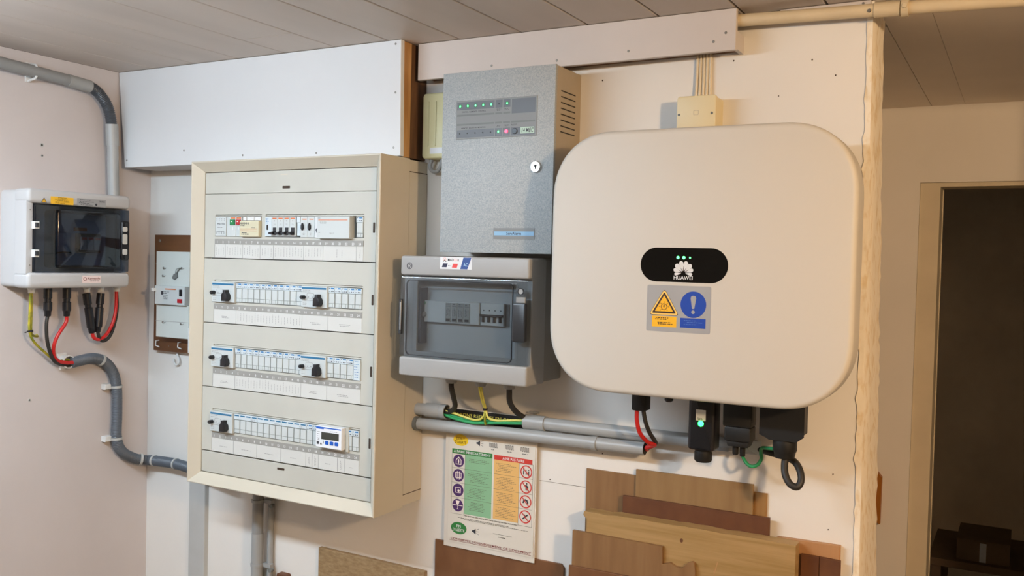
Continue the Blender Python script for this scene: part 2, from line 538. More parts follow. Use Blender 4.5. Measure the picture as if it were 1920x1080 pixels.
for xa, xb in ((1.301, 1.8120), (1.8134, 1.8966), (1.8971, 2.4390)):
    ya = 0.19 if xa < 1.7 else 0.001
    lab(MB().prism(FZ, [(xa, ya), (xb, ya), (xb, 1.129), (xa, 1.129)], 0.001, 0.013, 0.0006, 1).build('ceiling_panel', PANELC, ceil), 'smooth ceiling panel in the recess')
# wall plugs and screw holes in the left wall
for i, (y, z, s, l) in enumerate(((-0.314, 1.800, 1.0, 'grey wall plug in a chipped hole, upper of two above the left box'),
                        (-0.313, 1.775, 0.55, 'small dark screw hole just below the wall plug above the left box'),
                        (-0.339, 1.192, 0.75, 'small wall plug low on the left wall, left of the corrugated hose'))):
    t = thing('wall_plug', l, 'wall plug')
    MB().ringp(LW, circ(y, z, 0.0048 * s, 14), circ(y, z, 0.0026 * s, 14), 0.0, 0.0012).build('collar', CLIPG if s > .6 else PVCD, t)
    MB().prism(LW, circ(y, z, 0.0026 * s, 12), 0.0, 0.0006).build('hole', DARKIN, t)

# ------------------------------------------------------------------ boxed bulkhead (white boards) over the cabinet
t = thing('bulkhead_boxing', 'white painted board boxing under the ceiling above the distribution cabinet', 'boxing')
MB().prism(BW, [(0.029, 1.767), (0.900, 1.767), (0.896, ZC - .001), (0.002, ZC - .001)], 0.093, 0.105, 0.0008, 1).build('front_board', WBOARD, t)
lab(MB().box(BW, 0.031, 0.862, 0.001, 0.093, 1.767, 1.779).build('underside_board', WBOARD2, t), 'plain board closing the boxing from below')
lab(MB().box(BW, 0.862, 0.893, 0.062, 0.0925, 1.7675, ZC - .001).build('stud', PINE, t), 'bare pine stud behind the board edge')
lab(MB().box(BW, 0.866, 0.891, 0.001, 0.062, 1.7675, ZC - .001).build('end_board', OLDWOOD, t), 'dark old wooden end board')
sc = None
for (u, v) in ((0.884, 1.901), (0.882, 1.785), (0.444, 1.784), (0.669, 1.781), (0.246, 1.803), (0.882, 2.003), (0.037, 1.785)):
    if sc is None:
        u0, v0 = u, v
        sc = MB().prism(BW, circ(u, v, 0.0026, 10), 0.104, 0.1056, 0.0005, 1).build('screw', STEELS, t)
    else: dup(sc, u - u0, v - v0)

# white board covering the beam
t = thing('beam_boxing', 'white painted board boxing along the ceiling above the steel box and inverter', 'boxing')
MB().prism(BW, [(0.905, 1.9335), (1.5935, 1.937), (1.5935, ZC - .001), (0.905, ZC - .001)], 0.045, 0.055, 0.0008, 1).build('front_board', WBOARD2, t)
lab(MB().prism(BW, [(0.91, 1.9415), (1.585, 1.945), (1.585, 1.955), (0.91, 1.951)], 0.0005, 0.045).build('underside_board', OLDWOOD, t), 'dark bare wood underside')
lab(MB().box(BW, 1.586, 1.5935, 0.001, 0.045, 1.940, 1.972).build('end_board', WBOARD2, t), 'cream end board notched below the pipe')
sc = None
for (u, v, s) in ((1.575, 1.969, 1), (1.553, 1.955, .8), (1.389, 1.953, .8), (1.238, 1.948, 1.3), (1.089, 1.950, .8)):
    if sc is None:
        u0, v0 = u, v
        sc = MB().prism(BW, circ(u, v, 0.0026, 10), 0.054, 0.0556, 0.0005, 1).build('screw', STEELS, t)
    else: dup(sc, u - u0, v - v0)

# ------------------------------------------------------------------ painted pipe at upper right
t = thing('painted_pipe', 'cream painted pipe running under the ceiling at upper right', 'pipe')
MB().tube([(1.587, -0.035, 1.9935), (1.70, -0.035, 1.990), (1.82, -0.035, 1.9865), (2.04, -0.035, 1.979), (2.44, -0.035, 1.966)], 0.0112, 14, smooth=4).build('pipe', PIPEPAINT, t)
MB().lathe((1.822, -0.035, 1.9865), (1, 0, -.035), [(0, .0112), (0, .0128), (.040, .0128), (.040, .0112)], 16).build('sleeve', PIPEPAINT, t)
lab(MB().lathe((1.864, -0.035, 1.9850), (1, 0, -.035), [(0, .0112), (0, .0150), (.011, .0150), (.011, .0112)], 16).box(BW, 1.865, 1.874, 0.030, 0.040, 1.998, ZC).lathe((1.870, -0.049, 1.985), (0, -1, 0), [(0, .004), (.003, .004)], 8).build('bracket', PIPEPAINT, t), 'painted ring bracket holding the pipe to the ceiling')
MB().lathe((1.815, -0.045, 1.984), (0, -1, 0), [(0, .0035), (.003, .0025)], 8).build('screw', STEELS, t)
t = thing('trim_strip', 'thin white strip on the wall top above the painted pipe', 'strip')
MB().box(BW, 1.66, 1.812, 0.0, 0.012, 1.9985, ZC - .001, 0.001).build('strip', WBOARD2, t)
MB().prism(BW, circ(1.80, 2.006, 0.0022, 8), 0.0115, 0.0130).build('screw', STEELS, t)

# ------------------------------------------------------------------ conduit at upper left
XL = 0.026
t = thing('wall_conduit', 'grey conduit along the left wall top bending down into the left box', 'conduit')
MB().tube([(XL, -1.05, 2.000), (XL, -0.62, 1.979), (XL, -0.262, 1.9605)], 0.0140, 16).build('pipe', PVCD, t)
MB().tube([(XL, -0.266, 1.9607), (XL, -0.206, 1.956)], 0.0152, 16).build('coupling', PVCM, t)
def hose(path, r, amp, pitch, n=12):
    P = catmull([Vector(p) for p in path], 24)
    # resample by arc length
    L = [0]
    for i in range(1, len(P)): L.append(L[-1] + (P[i] - P[i - 1]).length)
    step = pitch / 4; out = []; rad = []; k = 0
    for s in range(int(L[-1] / step) + 1):
        q = s * step
        while k < len(L) - 2 and L[k + 1] < q: k += 1
        f = (q - L[k]) / max(L[k + 1] - L[k], 1e-9)
        out.append(P[k].lerp(P[k + 1], f)); rad.append(r + amp * (1 if s % 4 in (1, 2) else -1))
    return MB().tube(out, rad, n)
lab(hose([(XL, -0.208, 1.956), (XL, -0.185, 1.947), (XL, -0.160, 1.922), (XL, -0.147, 1.892), (XL, -0.142, 1.866)], 0.0132, 0.0008, 0.0042, 14).build('corrugated_bend', FLEXD, t, sharp=60), 'dark corrugated bend')
MB().tube([(XL, -0.1425, 1.872), (XL, -0.1395, 1.818)], 0.0155, 16).build('coupling', PVC, t)
MB().tube([(XL, -0.1395, 1.824), (XL, -0.134, 1.6805)], 0.0138, 16).build('pipe', PVC, t)
def clip(y, z, r, parent):
    p = [(0.001, y, z - r - .004), (0.004, y, z - r - .006), (XL + .006, y, z - r - .001), (XL + .010, y, z - r + .004)]
    q = [(0.001, y, z + r + .004), (0.004, y, z + r + .006), (XL + .006, y, z + r + .001), (XL + .010, y, z + r - .004)]
    return MB().tube(p, 0.0028, 8).tube(q, 0.0028, 8).box(LW, y - .006, y + .006, 0, .004, z - r - .008, z + r + .010).build('pipe_clip', CLIPW, parent)
clip(-0.352, 1.9645, 0.0140, t)

# ------------------------------------------------------------------ solar string box on the left wall
t = thing('string_box', 'grey white electrical box with dark blue window on the left wall', 'electrical box')
MB().prism(LW, rr(-0.412, -0.146, 1.464, 1.6865, 0.010, 4), 0.0, 0.058, 0.003, 2).build('box_base', BOXW, t)
FU = (-0.4145, -0.1445)
bd = MB().prism(LW, rr(FU[0], FU[1], 1.6555, 1.6885, 0.010, 4), 0.056, 0.105, 0.008, 3)
bd.prism(LW, rr(FU[0], FU[1], 1.4625, 1.4985, 0.010, 4), 0.056, 0.105, 0.008, 3)
bd.box(LW, FU[0], -0.398, 0.056, 0.098, 1.495, 1.660, 0.003).box(LW, -0.158, FU[1], 0.056, 0.090, 1.495, 1.660, 0.003)
bd.build('box_cover', BOXW, t)
MB().box(LW, -0.398, -0.158, 0.050, 0.060, 1.497, 1.657).build('inner_plate', INNERD, t)
# switch gear behind the window
b = MB().prism(LW, rr(-0.266, -0.206, 1.546, 1.592, 0.002, 2), 0.060, 0.074, .001, 1)
sp = lab(b.build('surge_protector', BLACK, t), 'black three-pole surge protector behind the window')
for k in range(3):
    MB().box(LW, -0.262 + k * .0185, -0.246 + k * .0185, 0.074, 0.0775, 1.552, 1.584, .001).build('cartridge', LABELG, sp)
    MB().box(LW, -0.261 + k * .0185, -0.247 + k * .0185, 0.0775, 0.0782, 1.577, 1.583).build('red_mark', LOGORED, sp)
MB().prism(LW, rr(-0.335, -0.285, 1.545, 1.592, 0.002, 2), 0.060, 0.070, .001, 1).build('isolator', INNERD, t)
MB().tube([(0.073, -0.335, 1.541), (0.075, -0.31, 1.546), (0.073, -0.285, 1.545)], .0012, 6, smooth=4).build('inner_wire', BLACKM, t)
MB().box(LW, -0.27, -0.235, 0.0605, 0.0615, 1.598, 1.606).build('inner_label', ORANGE, t)
# window: a smoked tray with a thick frame
wo, wi = rr(-0.3975, -0.1475, 1.5005, 1.6535, 0.003, 4), rr(-0.345, -0.176, 1.509, 1.644, 0.008, 4)
win = MB().loft([[LW(u, d, v) for u, v in p_] for p_, d in ((wo, .094), (wo, .1025), (inset(wo, .0015), .104), (wi, .104), (wi, .1085), (inset(wi, .002), .110))])
lab(win.build('window', SMOKED, t), 'dark blue smoked hinged window')
MB().ringp(LW, rr(-0.345, -0.176, 1.509, 1.644, 0.008, 4), rr(-0.339, -0.182, 1.515, 1.638, 0.006, 4), 0.0600, 0.0935).build('window_rim', BLACK, t)
for z in (1.606, 1.542):
    h = MB().box(LW, -0.4015, -0.389, 0.098, 0.1085, z - .0085, z + .0085, .001).build('hinge', CLIPW, t)
    MB().box(LW, -0.400, -0.392, 0.1085, 0.112, z - .005, z + .005, .001).build('hinge_pin', HANDLE, h)
la = MB().prism(LW, rr(-0.1715, -0.1490, 1.530, 1.626, 0.004, 3), 0.1035, 0.1075, .0015, 1).build('latch', BLACK, t)
for z0, z1 in ((1.600, 1.612), (1.569, 1.594), (1.543, 1.557)):
    MB().prism(LW, rr(-0.1695, -0.156, z0, z1, 0.003, 3), 0.107, 0.1082).build('latch_window', CARD, la)
MB().lathe((0.107, -0.160, 1.618), (1, 0, 0), [(0, .005), (.003, .005)], 12).lathe((0.107, -0.160, 1.536), (1, 0, 0), [(0, .005), (.003, .005)], 12).build('latch_screw', HANDLE, la)
# labels
lb_ = MB().flat(LW, [(-0.384, 1.658), (-0.370, 1.658), (-0.377, 1.6695)], 0.1054)
w = lab(lb_.build('warning_triangle', STICKY, t), 'yellow electricity warning triangle')
MB().ringp(LW, [(-0.384, 1.658), (-0.370, 1.658), (-0.377, 1.6695)], inset([(-0.384, 1.658), (-0.370, 1.658), (-0.377, 1.6695)], 0.0012), 0.1052, 0.1056).flat(LW, [(-.3778, 1.664), (-.3765, 1.664), (-.377, 1.6618), (-.376, 1.6618), (-.3775, 1.659), (-.3772, 1.661), (-.3782, 1.661)], 0.1057).build('triangle_mark', WARNB, w)
w = MB().flat(LW, rr(-0.361, -0.303, 1.6565, 1.6735, .001, 2), 0.1054).build('yellow_label', STICKY, t)
b = MB().text(LW, 'ATTENTION', -0.332, 0.1057, 1.6712, .0022, .022)
scribble(b, LW, 0.1057, -0.352, -0.312, 1.6575, 1.669, False, 4, random.Random(4), .0008)
b.build('label_print', WARNB, w)
w = MB().flat(LW, rr(-0.294, -0.216, 1.6565, 1.6745, .001, 2), 0.1054).build('grey_label', LABELG, t)
b = MB()
scribble(b, LW, 0.1057, -0.290, -0.248, 1.6575, 1.6725, False, 4, random.Random(5), .0012)
scribble(b, LW, 0.1057, -0.235, -0.218, 1.667, 1.672, False, 2, random.Random(6), .001)
b.flat(LW, circ(-0.243, 1.6615, .003, 10), 0.1057).flat(LW, [(-.236, 1.6575), (-.235, 1.6575), (-.235, 1.6725), (-.236, 1.6725)], 0.1057)
b.build('label_print', INKD, w)
w = MB().flat(LW, rr(-0.278, -0.228, 1.474, 1.4915, .001, 2), 0.1054).build('maker_label', STICKP, t)
b = MB().text(LW, 'Kamesole', -0.2465, 0.1057, 1.4850, .0046, .033).ringp(LW, circ(-0.2705, 1.4832, .0045, 14), circ(-0.2705, 1.4832, .0032, 14), .1055, .1058)
b.build('label_print', MAROON, w)
b = MB(); scribble(b, LW, 0.1057, -0.264, -0.230, 1.4775, 1.4795, False, 1, random.Random(2), .0014); b.build('label_print', INKD, w)
MB().prism(LW, circ(-0.4055, 1.640, .0015, 8), .097, .0986).prism(LW, circ(-0.4055, 1.515, .0015, 8), .097, .0986).build('cover_screw', STEELS, t)
for y in (-0.369, -0.225, -0.187, -0.134 - .006):
    MB().lathe((0.05, y, 1.4625), (0, 0, -1), [(-.006, .009), (.004, .009), (.006, .0075), (.013, .0075)], 12).build('cable_gland', CLIPW, t)

# solar cables below the string box
def plug(y, z0, z1, x=0.05, tilt=0.0):
    a = Vector((x, y, z0)); c = Vector((x, y + tilt, z1)); L = (c - a).length
    return MB().lathe(a, c - a, [(-.009, .0095), (.006, .0095), (.018, .0095), (.019, .0075), (.026, .0075), (.027, .0098), (L - .014, .0098), (L - .012, .0080), (L, .0070)], 12)
t = thing('solar_cable', 'black cable with black connector under the left box, left of the red one', 'cable')
MB().tube([(.05, -.328, 1.395), (.05, -.331, 1.372), (.048, -.326, 1.330), (.04, -.305, 1.288), (.024, -.270, 1.272), (.015, -.235, 1.270)], .0042, 10, smooth=5).build('cable', RUBBER, t)
plug(-.328, 1.454, 1.394).build('connector', BLACK, t)
t = thing('solar_cable', 'red cable with black connector hanging straight under the left box', 'cable')
MB().tube([(.05, -.279, 1.393), (.05, -.281, 1.376), (.05, -.303, 1.345), (.045, -.309, 1.315), (.038, -.298, 1.290), (.033, -.270, 1.278), (.027, -.232, 1.276)], .0043, 10, smooth=5).build('cable', REDC, t)
plug(-.279, 1.453, 1.392).build('connector', BLACK, t)
t = thing('solar_cable_loop', 'red cable looping from the right gland to a hanging black connector', 'cable')
MB().tube([(.05, -.1415, 1.452), (.05, -.142, 1.41), (.05, -.150, 1.372), (.05, -.168, 1.343), (.05, -.186, 1.331), (.05, -.203, 1.335), (.05, -.209, 1.348)], .0043, 10, smooth=5).build('cable', REDC, t)
plug(-.225, 1.437, 1.348, tilt=.015).build('connector', BLACK, t)
t = thing('solar_cable_loop', 'black cable looping from the right gland to a hanging black connector', 'cable')
MB().tube([(.043, -.136, 1.452), (.043, -.133, 1.41), (.045, -.141, 1.370), (.05, -.158, 1.338), (.05, -.176, 1.326), (.05, -.188, 1.333), (.05, -.1935, 1.350)], .0042, 10, smooth=5).build('cable', RUBBER, t)
plug(-.187, 1.437, 1.349, tilt=-.007).build('connector', BLACK, t)
t = thing('earth_cable', 'yellow green earth cable from the leftmost gland of the left box', 'cable')
MB().tube([(.05, -.3715, 1.452), (.05, -.3725, 1.41), (.05, -.373, 1.362), (.045, -.358, 1.335), (.036, -.322, 1.305), (.028, -.290, 1.283), (.019, -.262, 1.283), (.017, -.232, 1.281)], .0030, 8, smooth=5).build('wire', YELC, t)
MB().tube([(.047, -.3665, 1.452), (.047, -.3665, 1.41), (.047, -.367, 1.362), (.04, -.358, 1.350), (.03, -.340, 1.346), (.004, -.325, 1.347)], .0028, 8, smooth=5).build('wire', YELC, t)
MB().lathe((.049, -.370, 1.364), (0, 0, -1), [(0, .0062), (.005, .0062)], 10).tube([(.053, -.378, 1.361), (.056, -.388, 1.359)], .0012, 5).build('cable_tie', BLACK, t)

# corrugated hose
t = thing('corrugated_hose', 'grey corrugated hose from the left wall round the corner behind the cabinet', 'hose')
lab(hose([(.022, -.247, 1.2745), (.020, -.222, 1.278), (.020, -.185, 1.281), (.020, -.152, 1.270), (.020, -.126, 1.240), (.020, -.114, 1.196), (.020, -.112, 1.130), (.020, -.1125, 1.068), (.020, -.096, 1.031), (.022, -.058, 1.006), (.032, -.030, .998), (.062, -.022, .998), (.137, -.024, 1.0005), (.200, -.026, .996), (.270, -.028, .985), (.345, -.03, .975)], 0.0130, 0.0007, 0.0036, 12).build('hose', FLEX, t, sharp=60), 'ribbed grey hose')
def band(p, ax, r=.0147, w=.006, m_=CLIPG, nm='hose_band'):
    return MB().lathe(Vector(p) - Vector(ax).normalized() * w / 2, ax, [(0, .0120), (0, r), (w, r), (w, .0120)], 16).build(nm, m_, t)
band((.020, -.160, 1.2745), (0, 1, -.45))
band((.020, -.1138, 1.202), (0, .04, -1)); band((.020, -.1125, 1.067), (0, .05, -1))
band((.0275, -.042, 1.0015), (.5, 1, -.2)); band((.056, -.0225, .998), (1, .05, 0)); band((.140, -.024, 1.0004), (1, 0, 0))
for y, z in ((-.1365, 1.2035), (-.1345, 1.0685)):
    MB().box(LW, y - .008, y + .012, 0, .016, z - .007, z + .007, .001).build('clip_base', CLIPW, t)
MB().ringp(LW, circ(-.254, 1.278, .0165, 14), circ(-.254, 1.278, .0138, 14), .004, .026).box(LW, -.268, -.246, 0, .006, 1.288, 1.298).box(LW, -.262, -.250, 0, .006, 1.258, 1.266).build('end_clip', CLIPW, t)

# ------------------------------------------------------------------ brown meter board left of the cabinet
t = thing('meter_board', 'brown board with white main breaker, between wall corner and cabinet', 'breaker board')
MB().box(BW, 0.040, 0.255, 0.0, 0.018, 1.291, 1.598, .002).build('board', BROWNBOARD, t)
MB().box(BW, 0.0855, 0.2085, 0.018, 0.050, 1.4645, 1.554, .0015).box(BW, 0.0855, 0.2085, 0.0495, 0.0507, 1.5215, 1.5222).build('upper_cover', MBW, t)
lc = MB().box(BW, 0.0875, 0.2085, 0.018, 0.050, 1.332, 1.417, .0015).build('lower_cover', MBW, t)
mbk = lab(MB().box(BW, 0.093, 0.2035, 0.018, 0.060, 1.4175, 1.4655, .0015).build('main_breaker', MODW, t), 'white main breaker with red button')
MB().box(BW, 0.181, 0.196, 0.060, 0.064, 1.424, 1.434, .001).build('red_button', RED, mbk)
MB().box(BW, 0.1855, 0.1955, 0.060, 0.0615, 1.441, 1.458, .0005).build('black_window', BLACK, mbk)
MB().box(BW, 0.091, 0.099, 0.060, 0.070, 1.451, 1.459, .001).build('toggle', CLIPW, mbk)
MB().box(BW, 0.133, 0.172, 0.060, 0.0606, 1.4565, 1.4592).build('orange_line', ORANGE, mbk)
b = MB(); scribble(b, BW, 0.0606, 0.122, 0.150, 1.430, 1.453, False, 5, random.Random(9), .0012)
b.box(BW, 0.118, 0.126, .060, .0606, 1.443, 1.452).build('print', INKD, mbk)
MB().flat(BW, [(0.0855, 1.3735), (0.2085, 1.3735), (0.2085, 1.3745), (0.0855, 1.3745)], 0.0503).build('cover_joint', INKG, lc)
for (u, v) in ((0.114, 1.511), (0.181, 1.512), (0.114, 1.371), (0.181, 1.370), (0.112, 1.491)):
    MB().prism(BW, circ(u, v, 0.0032, 10), 0.050, 0.0518, .0008, 1).tube([BW(u, .051, v), BW(u + .006, .052, v - .002), BW(u + .010, .051, v + .001)], .0006, 5).build('cover_screw', STEELS, t)
lab(MB().prism(BW, [(0.150, 1.486), (0.158, 1.482), (0.169, 1.489), (0.167, 1.500), (0.156, 1.497)], 0.050, 0.055, .001, 1).tube([BW(.164, .052, 1.497), BW(.171, .053, 1.506), BW(.178, .052, 1.512)], .0012, 6).tube([BW(.161, .053, 1.497), BW(.167, .055, 1.509), BW(.176, .052, 1.513)], .0009, 6).build('lead_seal', SEAL, t), 'grey lead seal hanging on a wire')
for u in (0.062, 0.146):
    MB().tube([BW(u, .017, 1.319), BW(u, .028, 1.318), BW(u, .029, 1.306), BW(u + .014, .029, 1.303)], .0016, 8).build('hook', CLIPW, t)
MB().prism(BW, circ(0.061, 1.582, .004, 12), .0175, .020, .0008, 1).prism(BW, circ(0.100, 1.306, .0015, 8), .0175, .019).build('board_screw', STEELS, t)
lab(MB().box(BW, 0.212, 0.262, 0.018, 0.055, 1.298, 1.362, .002).build('terminal_box', CLIPW, t), 'small white box at the board corner beside the cabinet')
tag(MB().tube([BW(.118, .004, 1.291), BW(.119, .006, 1.283), BW(.127, .008, 1.272), BW(.126, .008, 1.261), BW(.116, .008, 1.257), BW(.108, .008, 1.264), BW(.106, .007, 1.272)], .0026, 8, smooth=5).build('cable_hook', CLIPW), 'white curled hook on the wall below the brown board', 'hook')

# ------------------------------------------------------------------ distribution cabinet
t = cab = thing('distribution_cabinet', 'tall cream distribution cabinet with four rows of breakers', 'fuse box')
U0, U1, V0, V1 = 0.3475, 0.900, 1.012, 1.765
b = MB().box(BW, U0 + .004, U1 - .0025, 0.0, 0.070, V0 + .003, V1 - .002)
b.build('back_box', CREAMF, t)
MB().box(BW, U1 - .003, U1 - .0006, 0.004, 0.0685, 1.040, 1.7365).build('side_panel', CREAMF, t)
for z0, z1 in ((1.0375, 1.0400), (1.7365, 1.7385)):
    MB().box(BW, U1 - .0026, U1 - .0022, 0.0, 0.0705, z0, z1).build('side_groove', SLOT, t)
# frame: four mitred rails with an inward slope
prof = [(0.0, 0.070), (0.0, 0.1695), (0.0012, 0.171), (0.0030, 0.171), (0.0240, 0.1505), (0.0240, 0.070)]
def corner(i, w, d):
    return [BW(U0 + w, d, V0 + w), BW(U1 - w, d, V0 + w), BW(U1 - w, d, V1 - w), BW(U0 + w, d, V1 - w)][i]
for i in range(4):
    MB().loft([[corner(i, w, d) for w, d in prof], [corner((i + 1) % 4, w, d) for w, d in prof]]).build('frame_rail', CREAMF, t)
IU0, IU1 = 0.3728, 0.8748
WU0, WU1 = 0.4068, 0.8434
PITCH = 0.01819
MB().box(BW, IU0, IU1, 0.071, 0.128, 1.037, 1.740).build('inner_tray', DARKIN, t)
rows = [1.5410, 1.3900, 1.2395, 1.0885]
rnd = random.Random(21)
def slot(u0, u1, v0, v1, parent):
    return MB().ringp(BW, rr(u0 - .0004, u1 + .0004, v0 - .0004, v1 + .0004, .0012, 2), rr(u0, u1, v0, v1, .001, 2), .1490, .1504).prism(BW, rr(u0, u1, v0, v1, .001, 2), .1490, .15025).build('slot', SLOT, parent)
top = MB().box(BW, IU0, IU1, 0.140, 0.150, 1.6905, 1.7395, .0008).build('front_panel', CREAM, t)
slot(0.614, 0.635, 1.6995, 1.7045, top)
MB().flat(BW, [(0.607, 1.729), (0.628, 1.729), (0.628, 1.7315), (0.607, 1.7315)], .1502).build('embossed_plate', CREAMF, top)
bot = MB().box(BW, IU0, IU1, 0.140, 0.150, 1.0375, 1.0865, .0008).build('front_panel', CREAM, t)
slot(0.613, 0.6335, 1.0725, 1.0765, bot)
cards = [[.4068, .441, .496, .550, .590, .679, .734, .825, .8434],
         [.4068, .4785, .678, .7515, .8434], [.4068, .4785, .678, .7515, .8434],
         [.4068, .477, .550, .623, .696, .714, .732, .785, .805, .8434]]
for ri, zb in enumerate(rows):
    zt = 1.6895 if ri == 0 else rows[ri - 1] - .0010
    fp = MB().plate(BW, (IU0, IU1, zb + .001, zt), (WU0, WU1, zb + .0505, zb + .1010), 0.128, 0.150).build('front_panel', CREAM, t)
    slot(0.8678, 0.8722, zb + .062, zb + .083, fp)
    MB().box(BW, WU0 + .0004, WU1 - .0004, .128, .1475, zb + .0968, zb + .1000).build('window_lip', CREAM, fp)
    ns = MB().box(BW, WU0, WU1, .150, .1512, zb + .0330, zb + .0450).build('number_strip', STRIP, fp)
    b = MB()
    for k in range(24):
        b.text(BW, str(k + 1), WU0 + PITCH * (k + .5), .1514, zb + .0378, .0050)
    b.build('numbers', INKW, fp)
    for c0, c1 in zip(cards[ri][:-1], cards[ri][1:]):
        MB().box(BW, c0 + .0003, c1 - .0003, .150, .1507, zb + .0015, zb + .0325).build('label_card', CARD, fp)
    b = MB()
    for c0, c1 in zip(cards[ri][:-1], cards[ri][1:]):
        wide = c1 - c0
        MB().box(BW, c0 - .0004, c0 + .0004, .1500, .1509, zb + .0015, zb + .0325).build('card_divider', INKG, fp)
        if ri == 3 and wide > .03 or (ri in (1, 2) and .06 < wide < .1):
            scribble(b, BW, .1509, c0 + wide * .3, c1 - wide * .25, zb + .012, zb + .018, False, 1 if ri == 3 else 2, rnd, .0012)
        elif wide > .03 and not (ri == 0 and wide > .085 and c0 > .7):
            n = max(1, round(wide / PITCH)) * 2
            scribble(b, BW, .1509, c0 + .002, c1 - .002, zb + .006, zb + .031, True, n, rnd, .0009)
        else:
            scribble(b, BW, .1509, c0 + wide * .35, c1 - wide * .35, zb + .006, zb + .029, True, 2, rnd, .0009)
    b.build('handwriting', INKG, fp)

# modular breakers: one proto, then copies
def breaker_proto(zb, u):
    o = MB().box(BW, u + .0003, u + PITCH - .0003, .120, .1515, zb + .0515, zb + .0955, .0004).build('breaker', MODF, cab)
    MB().box(BW, u + .0003, u + PITCH - .0003, .1515, .1535, zb + .0835, zb + .0955, .0004).build('head', MODH, o)
    MB().box(BW, u + .0012, u + PITCH - .0012, .1515, .1526, zb + .0610, zb + .0825, .0004).build('flap', MODW, o)
    MB().box(BW, u + .0012, u + .0115, .1515, .1522, zb + .0525, zb + .0600).box(BW, u + .0123, u + PITCH - .0012, .1515, .1522, zb + .0525, zb + .0600).build('rating_tab', MODW, o)
    MB().flat(BW, [(u + .0080, zb + .0915), (u + .0165, zb + .0915), (u + .0165, zb + .0943), (u + .0080, zb + .0943)], .15372).build('blue_mark', BLUE, o)
    b = MB().flat(BW, circ(u + .0040, zb + .0930, .0011, 8), .15372).flat(BW, circ(u + .0095, zb + .0868, .0013, 8), .15372)
    b.flat(BW, [(u + .002, zb + .0862), (u + .006, zb + .0862), (u + .006, zb + .0870), (u + .002, zb + .0870)], .15372).flat(BW, [(u + .0125, zb + .0858), (u + .0155, zb + .0858), (u + .0155, zb + .0878), (u + .0125, zb + .0878)], .15372)
    b.build('marks', INKD, o)
    return o
ub = WU0 + 4 * PITCH
proto = breaker_proto(rows[1], ub)
first = True
for ri, slots in ((1, list(range(4, 15)) + list(range(19, 24))), (2, list(range(4, 15)) + list(range(19, 23))), (3, [16, 17, 22, 23]), (0, [23])):
    for k in slots:
        if first: first = False; continue
        dup(proto, PITCH * (k - 4) * 1.0, rows[ri] - rows[1])
# blank end module of row 3
o = MB().box(BW, WU0 + 23 * PITCH + .0003, WU1 - .0003, .120, .1535, rows[2] + .0515, rows[2] + .0955, .0004).build('blank_module', MODH, t)
b = MB(); scribble(b, BW, .1537, WU0 + 23 * PITCH + .002, WU1 - .003, rows[2] + .055, rows[2] + .094, False, 7, random.Random(12), .001); b.build('print', BLUE, o)
# row 4: three four-pole blocks with blue dashed bars
for g_ in range(3):
    u = WU0 + (4 + 4 * g_) * PITCH; zb = rows[3]
    o = MB().box(BW, u + .0003, u + 4 * PITCH - .0003, .120, .1535, zb + .0835, zb + .0955, .0004).build('terminal_bar', MODH, t)
    b = MB()
    for k in range(4):
        b.flat(BW, [(u + .0025 + k * PITCH, zb + .0910), (u + .0165 + k * PITCH, zb + .0910), (u + .0165 + k * PITCH, zb + .0937), (u + .0025 + k * PITCH, zb + .0937)], .15375)
    b.build('blue_dashes', BLUED, o)
    b = MB(); scribble(b, BW, .15375, u + 2.8 * PITCH, u + 3.8 * PITCH, zb + .0845, zb + .0885, False, 2, random.Random(g_), .0008); b.build('print', INKG, o)
    for k in range(4):
        o2 = MB().box(BW, u + PITCH * k + .0003, u + PITCH * (k + 1) - .0003, .120, .1515, zb + .0515, zb + .0830, .0004).build('breaker', MODF, t)
        MB().box(BW, u + PITCH * k + .0012, u + PITCH * (k + 1) - .0012, .1515, .1526, zb + .0610, zb + .0815, .0004).build('flap', MODW, o2)
        MB().box(BW, u + PITCH * k + .0012, u + PITCH * (k + 1) - .0012, .1515, .1522, zb + .0525, zb + .0600).build('rating_tab', MODW, o2)
# residual current devices with a black lever and a black test button
def rcd(zb, u):
    w_ = 4 * PITCH
    o = lab(MB().box(BW, u + .0006, u + w_ - .0008, .120, .1580, zb + .0500, zb + .0965, .0006).build('residual_current_device', MODW, cab), 'wide module with black lever and test button')
    MB().box(BW, u + .002, u + w_ - .003, .1580, .1584, zb + .0895, zb + .0935).build('blue_stripe', BLUED, o)
    MB().lathe(BW(u + .0085, .1575, zb + .0715), (0, -1, 0), [(0, .0044), (.0105, .0044), (.0120, .0034)], 12).build('test_button', BLACK, o)
    pts = [(u + .0420, zb + .0530), (u + .0565, zb + .0530), (u + .0615, zb + .0590), (u + .0605, zb + .0680), (u + .0555, zb + .0735), (u + .0555, zb + .0790), (u + .0470, zb + .0790), (u + .0470, zb + .0735), (u + .0425, zb + .0690)]
    MB().prism(BW, pts, .1575, .1700, .002, 2).build('lever', BLACK, o)
    b = MB(); scribble(b, BW, .1582, u + .003, u + .040, zb + .0815, zb + .0885, False, 2, random.Random(31), .0008)
    b.flat(BW, [(u + .0025, zb + .0648), (u + .041, zb + .0648), (u + .041, zb + .0655), (u + .0025, zb + .0655)], .1582)
    b.ringp(BW, rr(u + .016, u + .036, zb + .0690, zb + .0805, .002, 2), rr(u + .0166, u + .0354, zb + .0696, zb + .0799, .002, 2), .1579, .1582)
    b.flat(BW, circ(u + .021, zb + .072, .0013, 8), .1582).flat(BW, circ(u + .031, zb + .072, .0013, 8), .1582)
    scribble(b, BW, .1582, u + .003, u + .018, zb + .0535, zb + .0605, False, 2, random.Random(33), .0008)
    b.build('print', INKG, o)
    return o
r0 = rcd(rows[1], WU0)
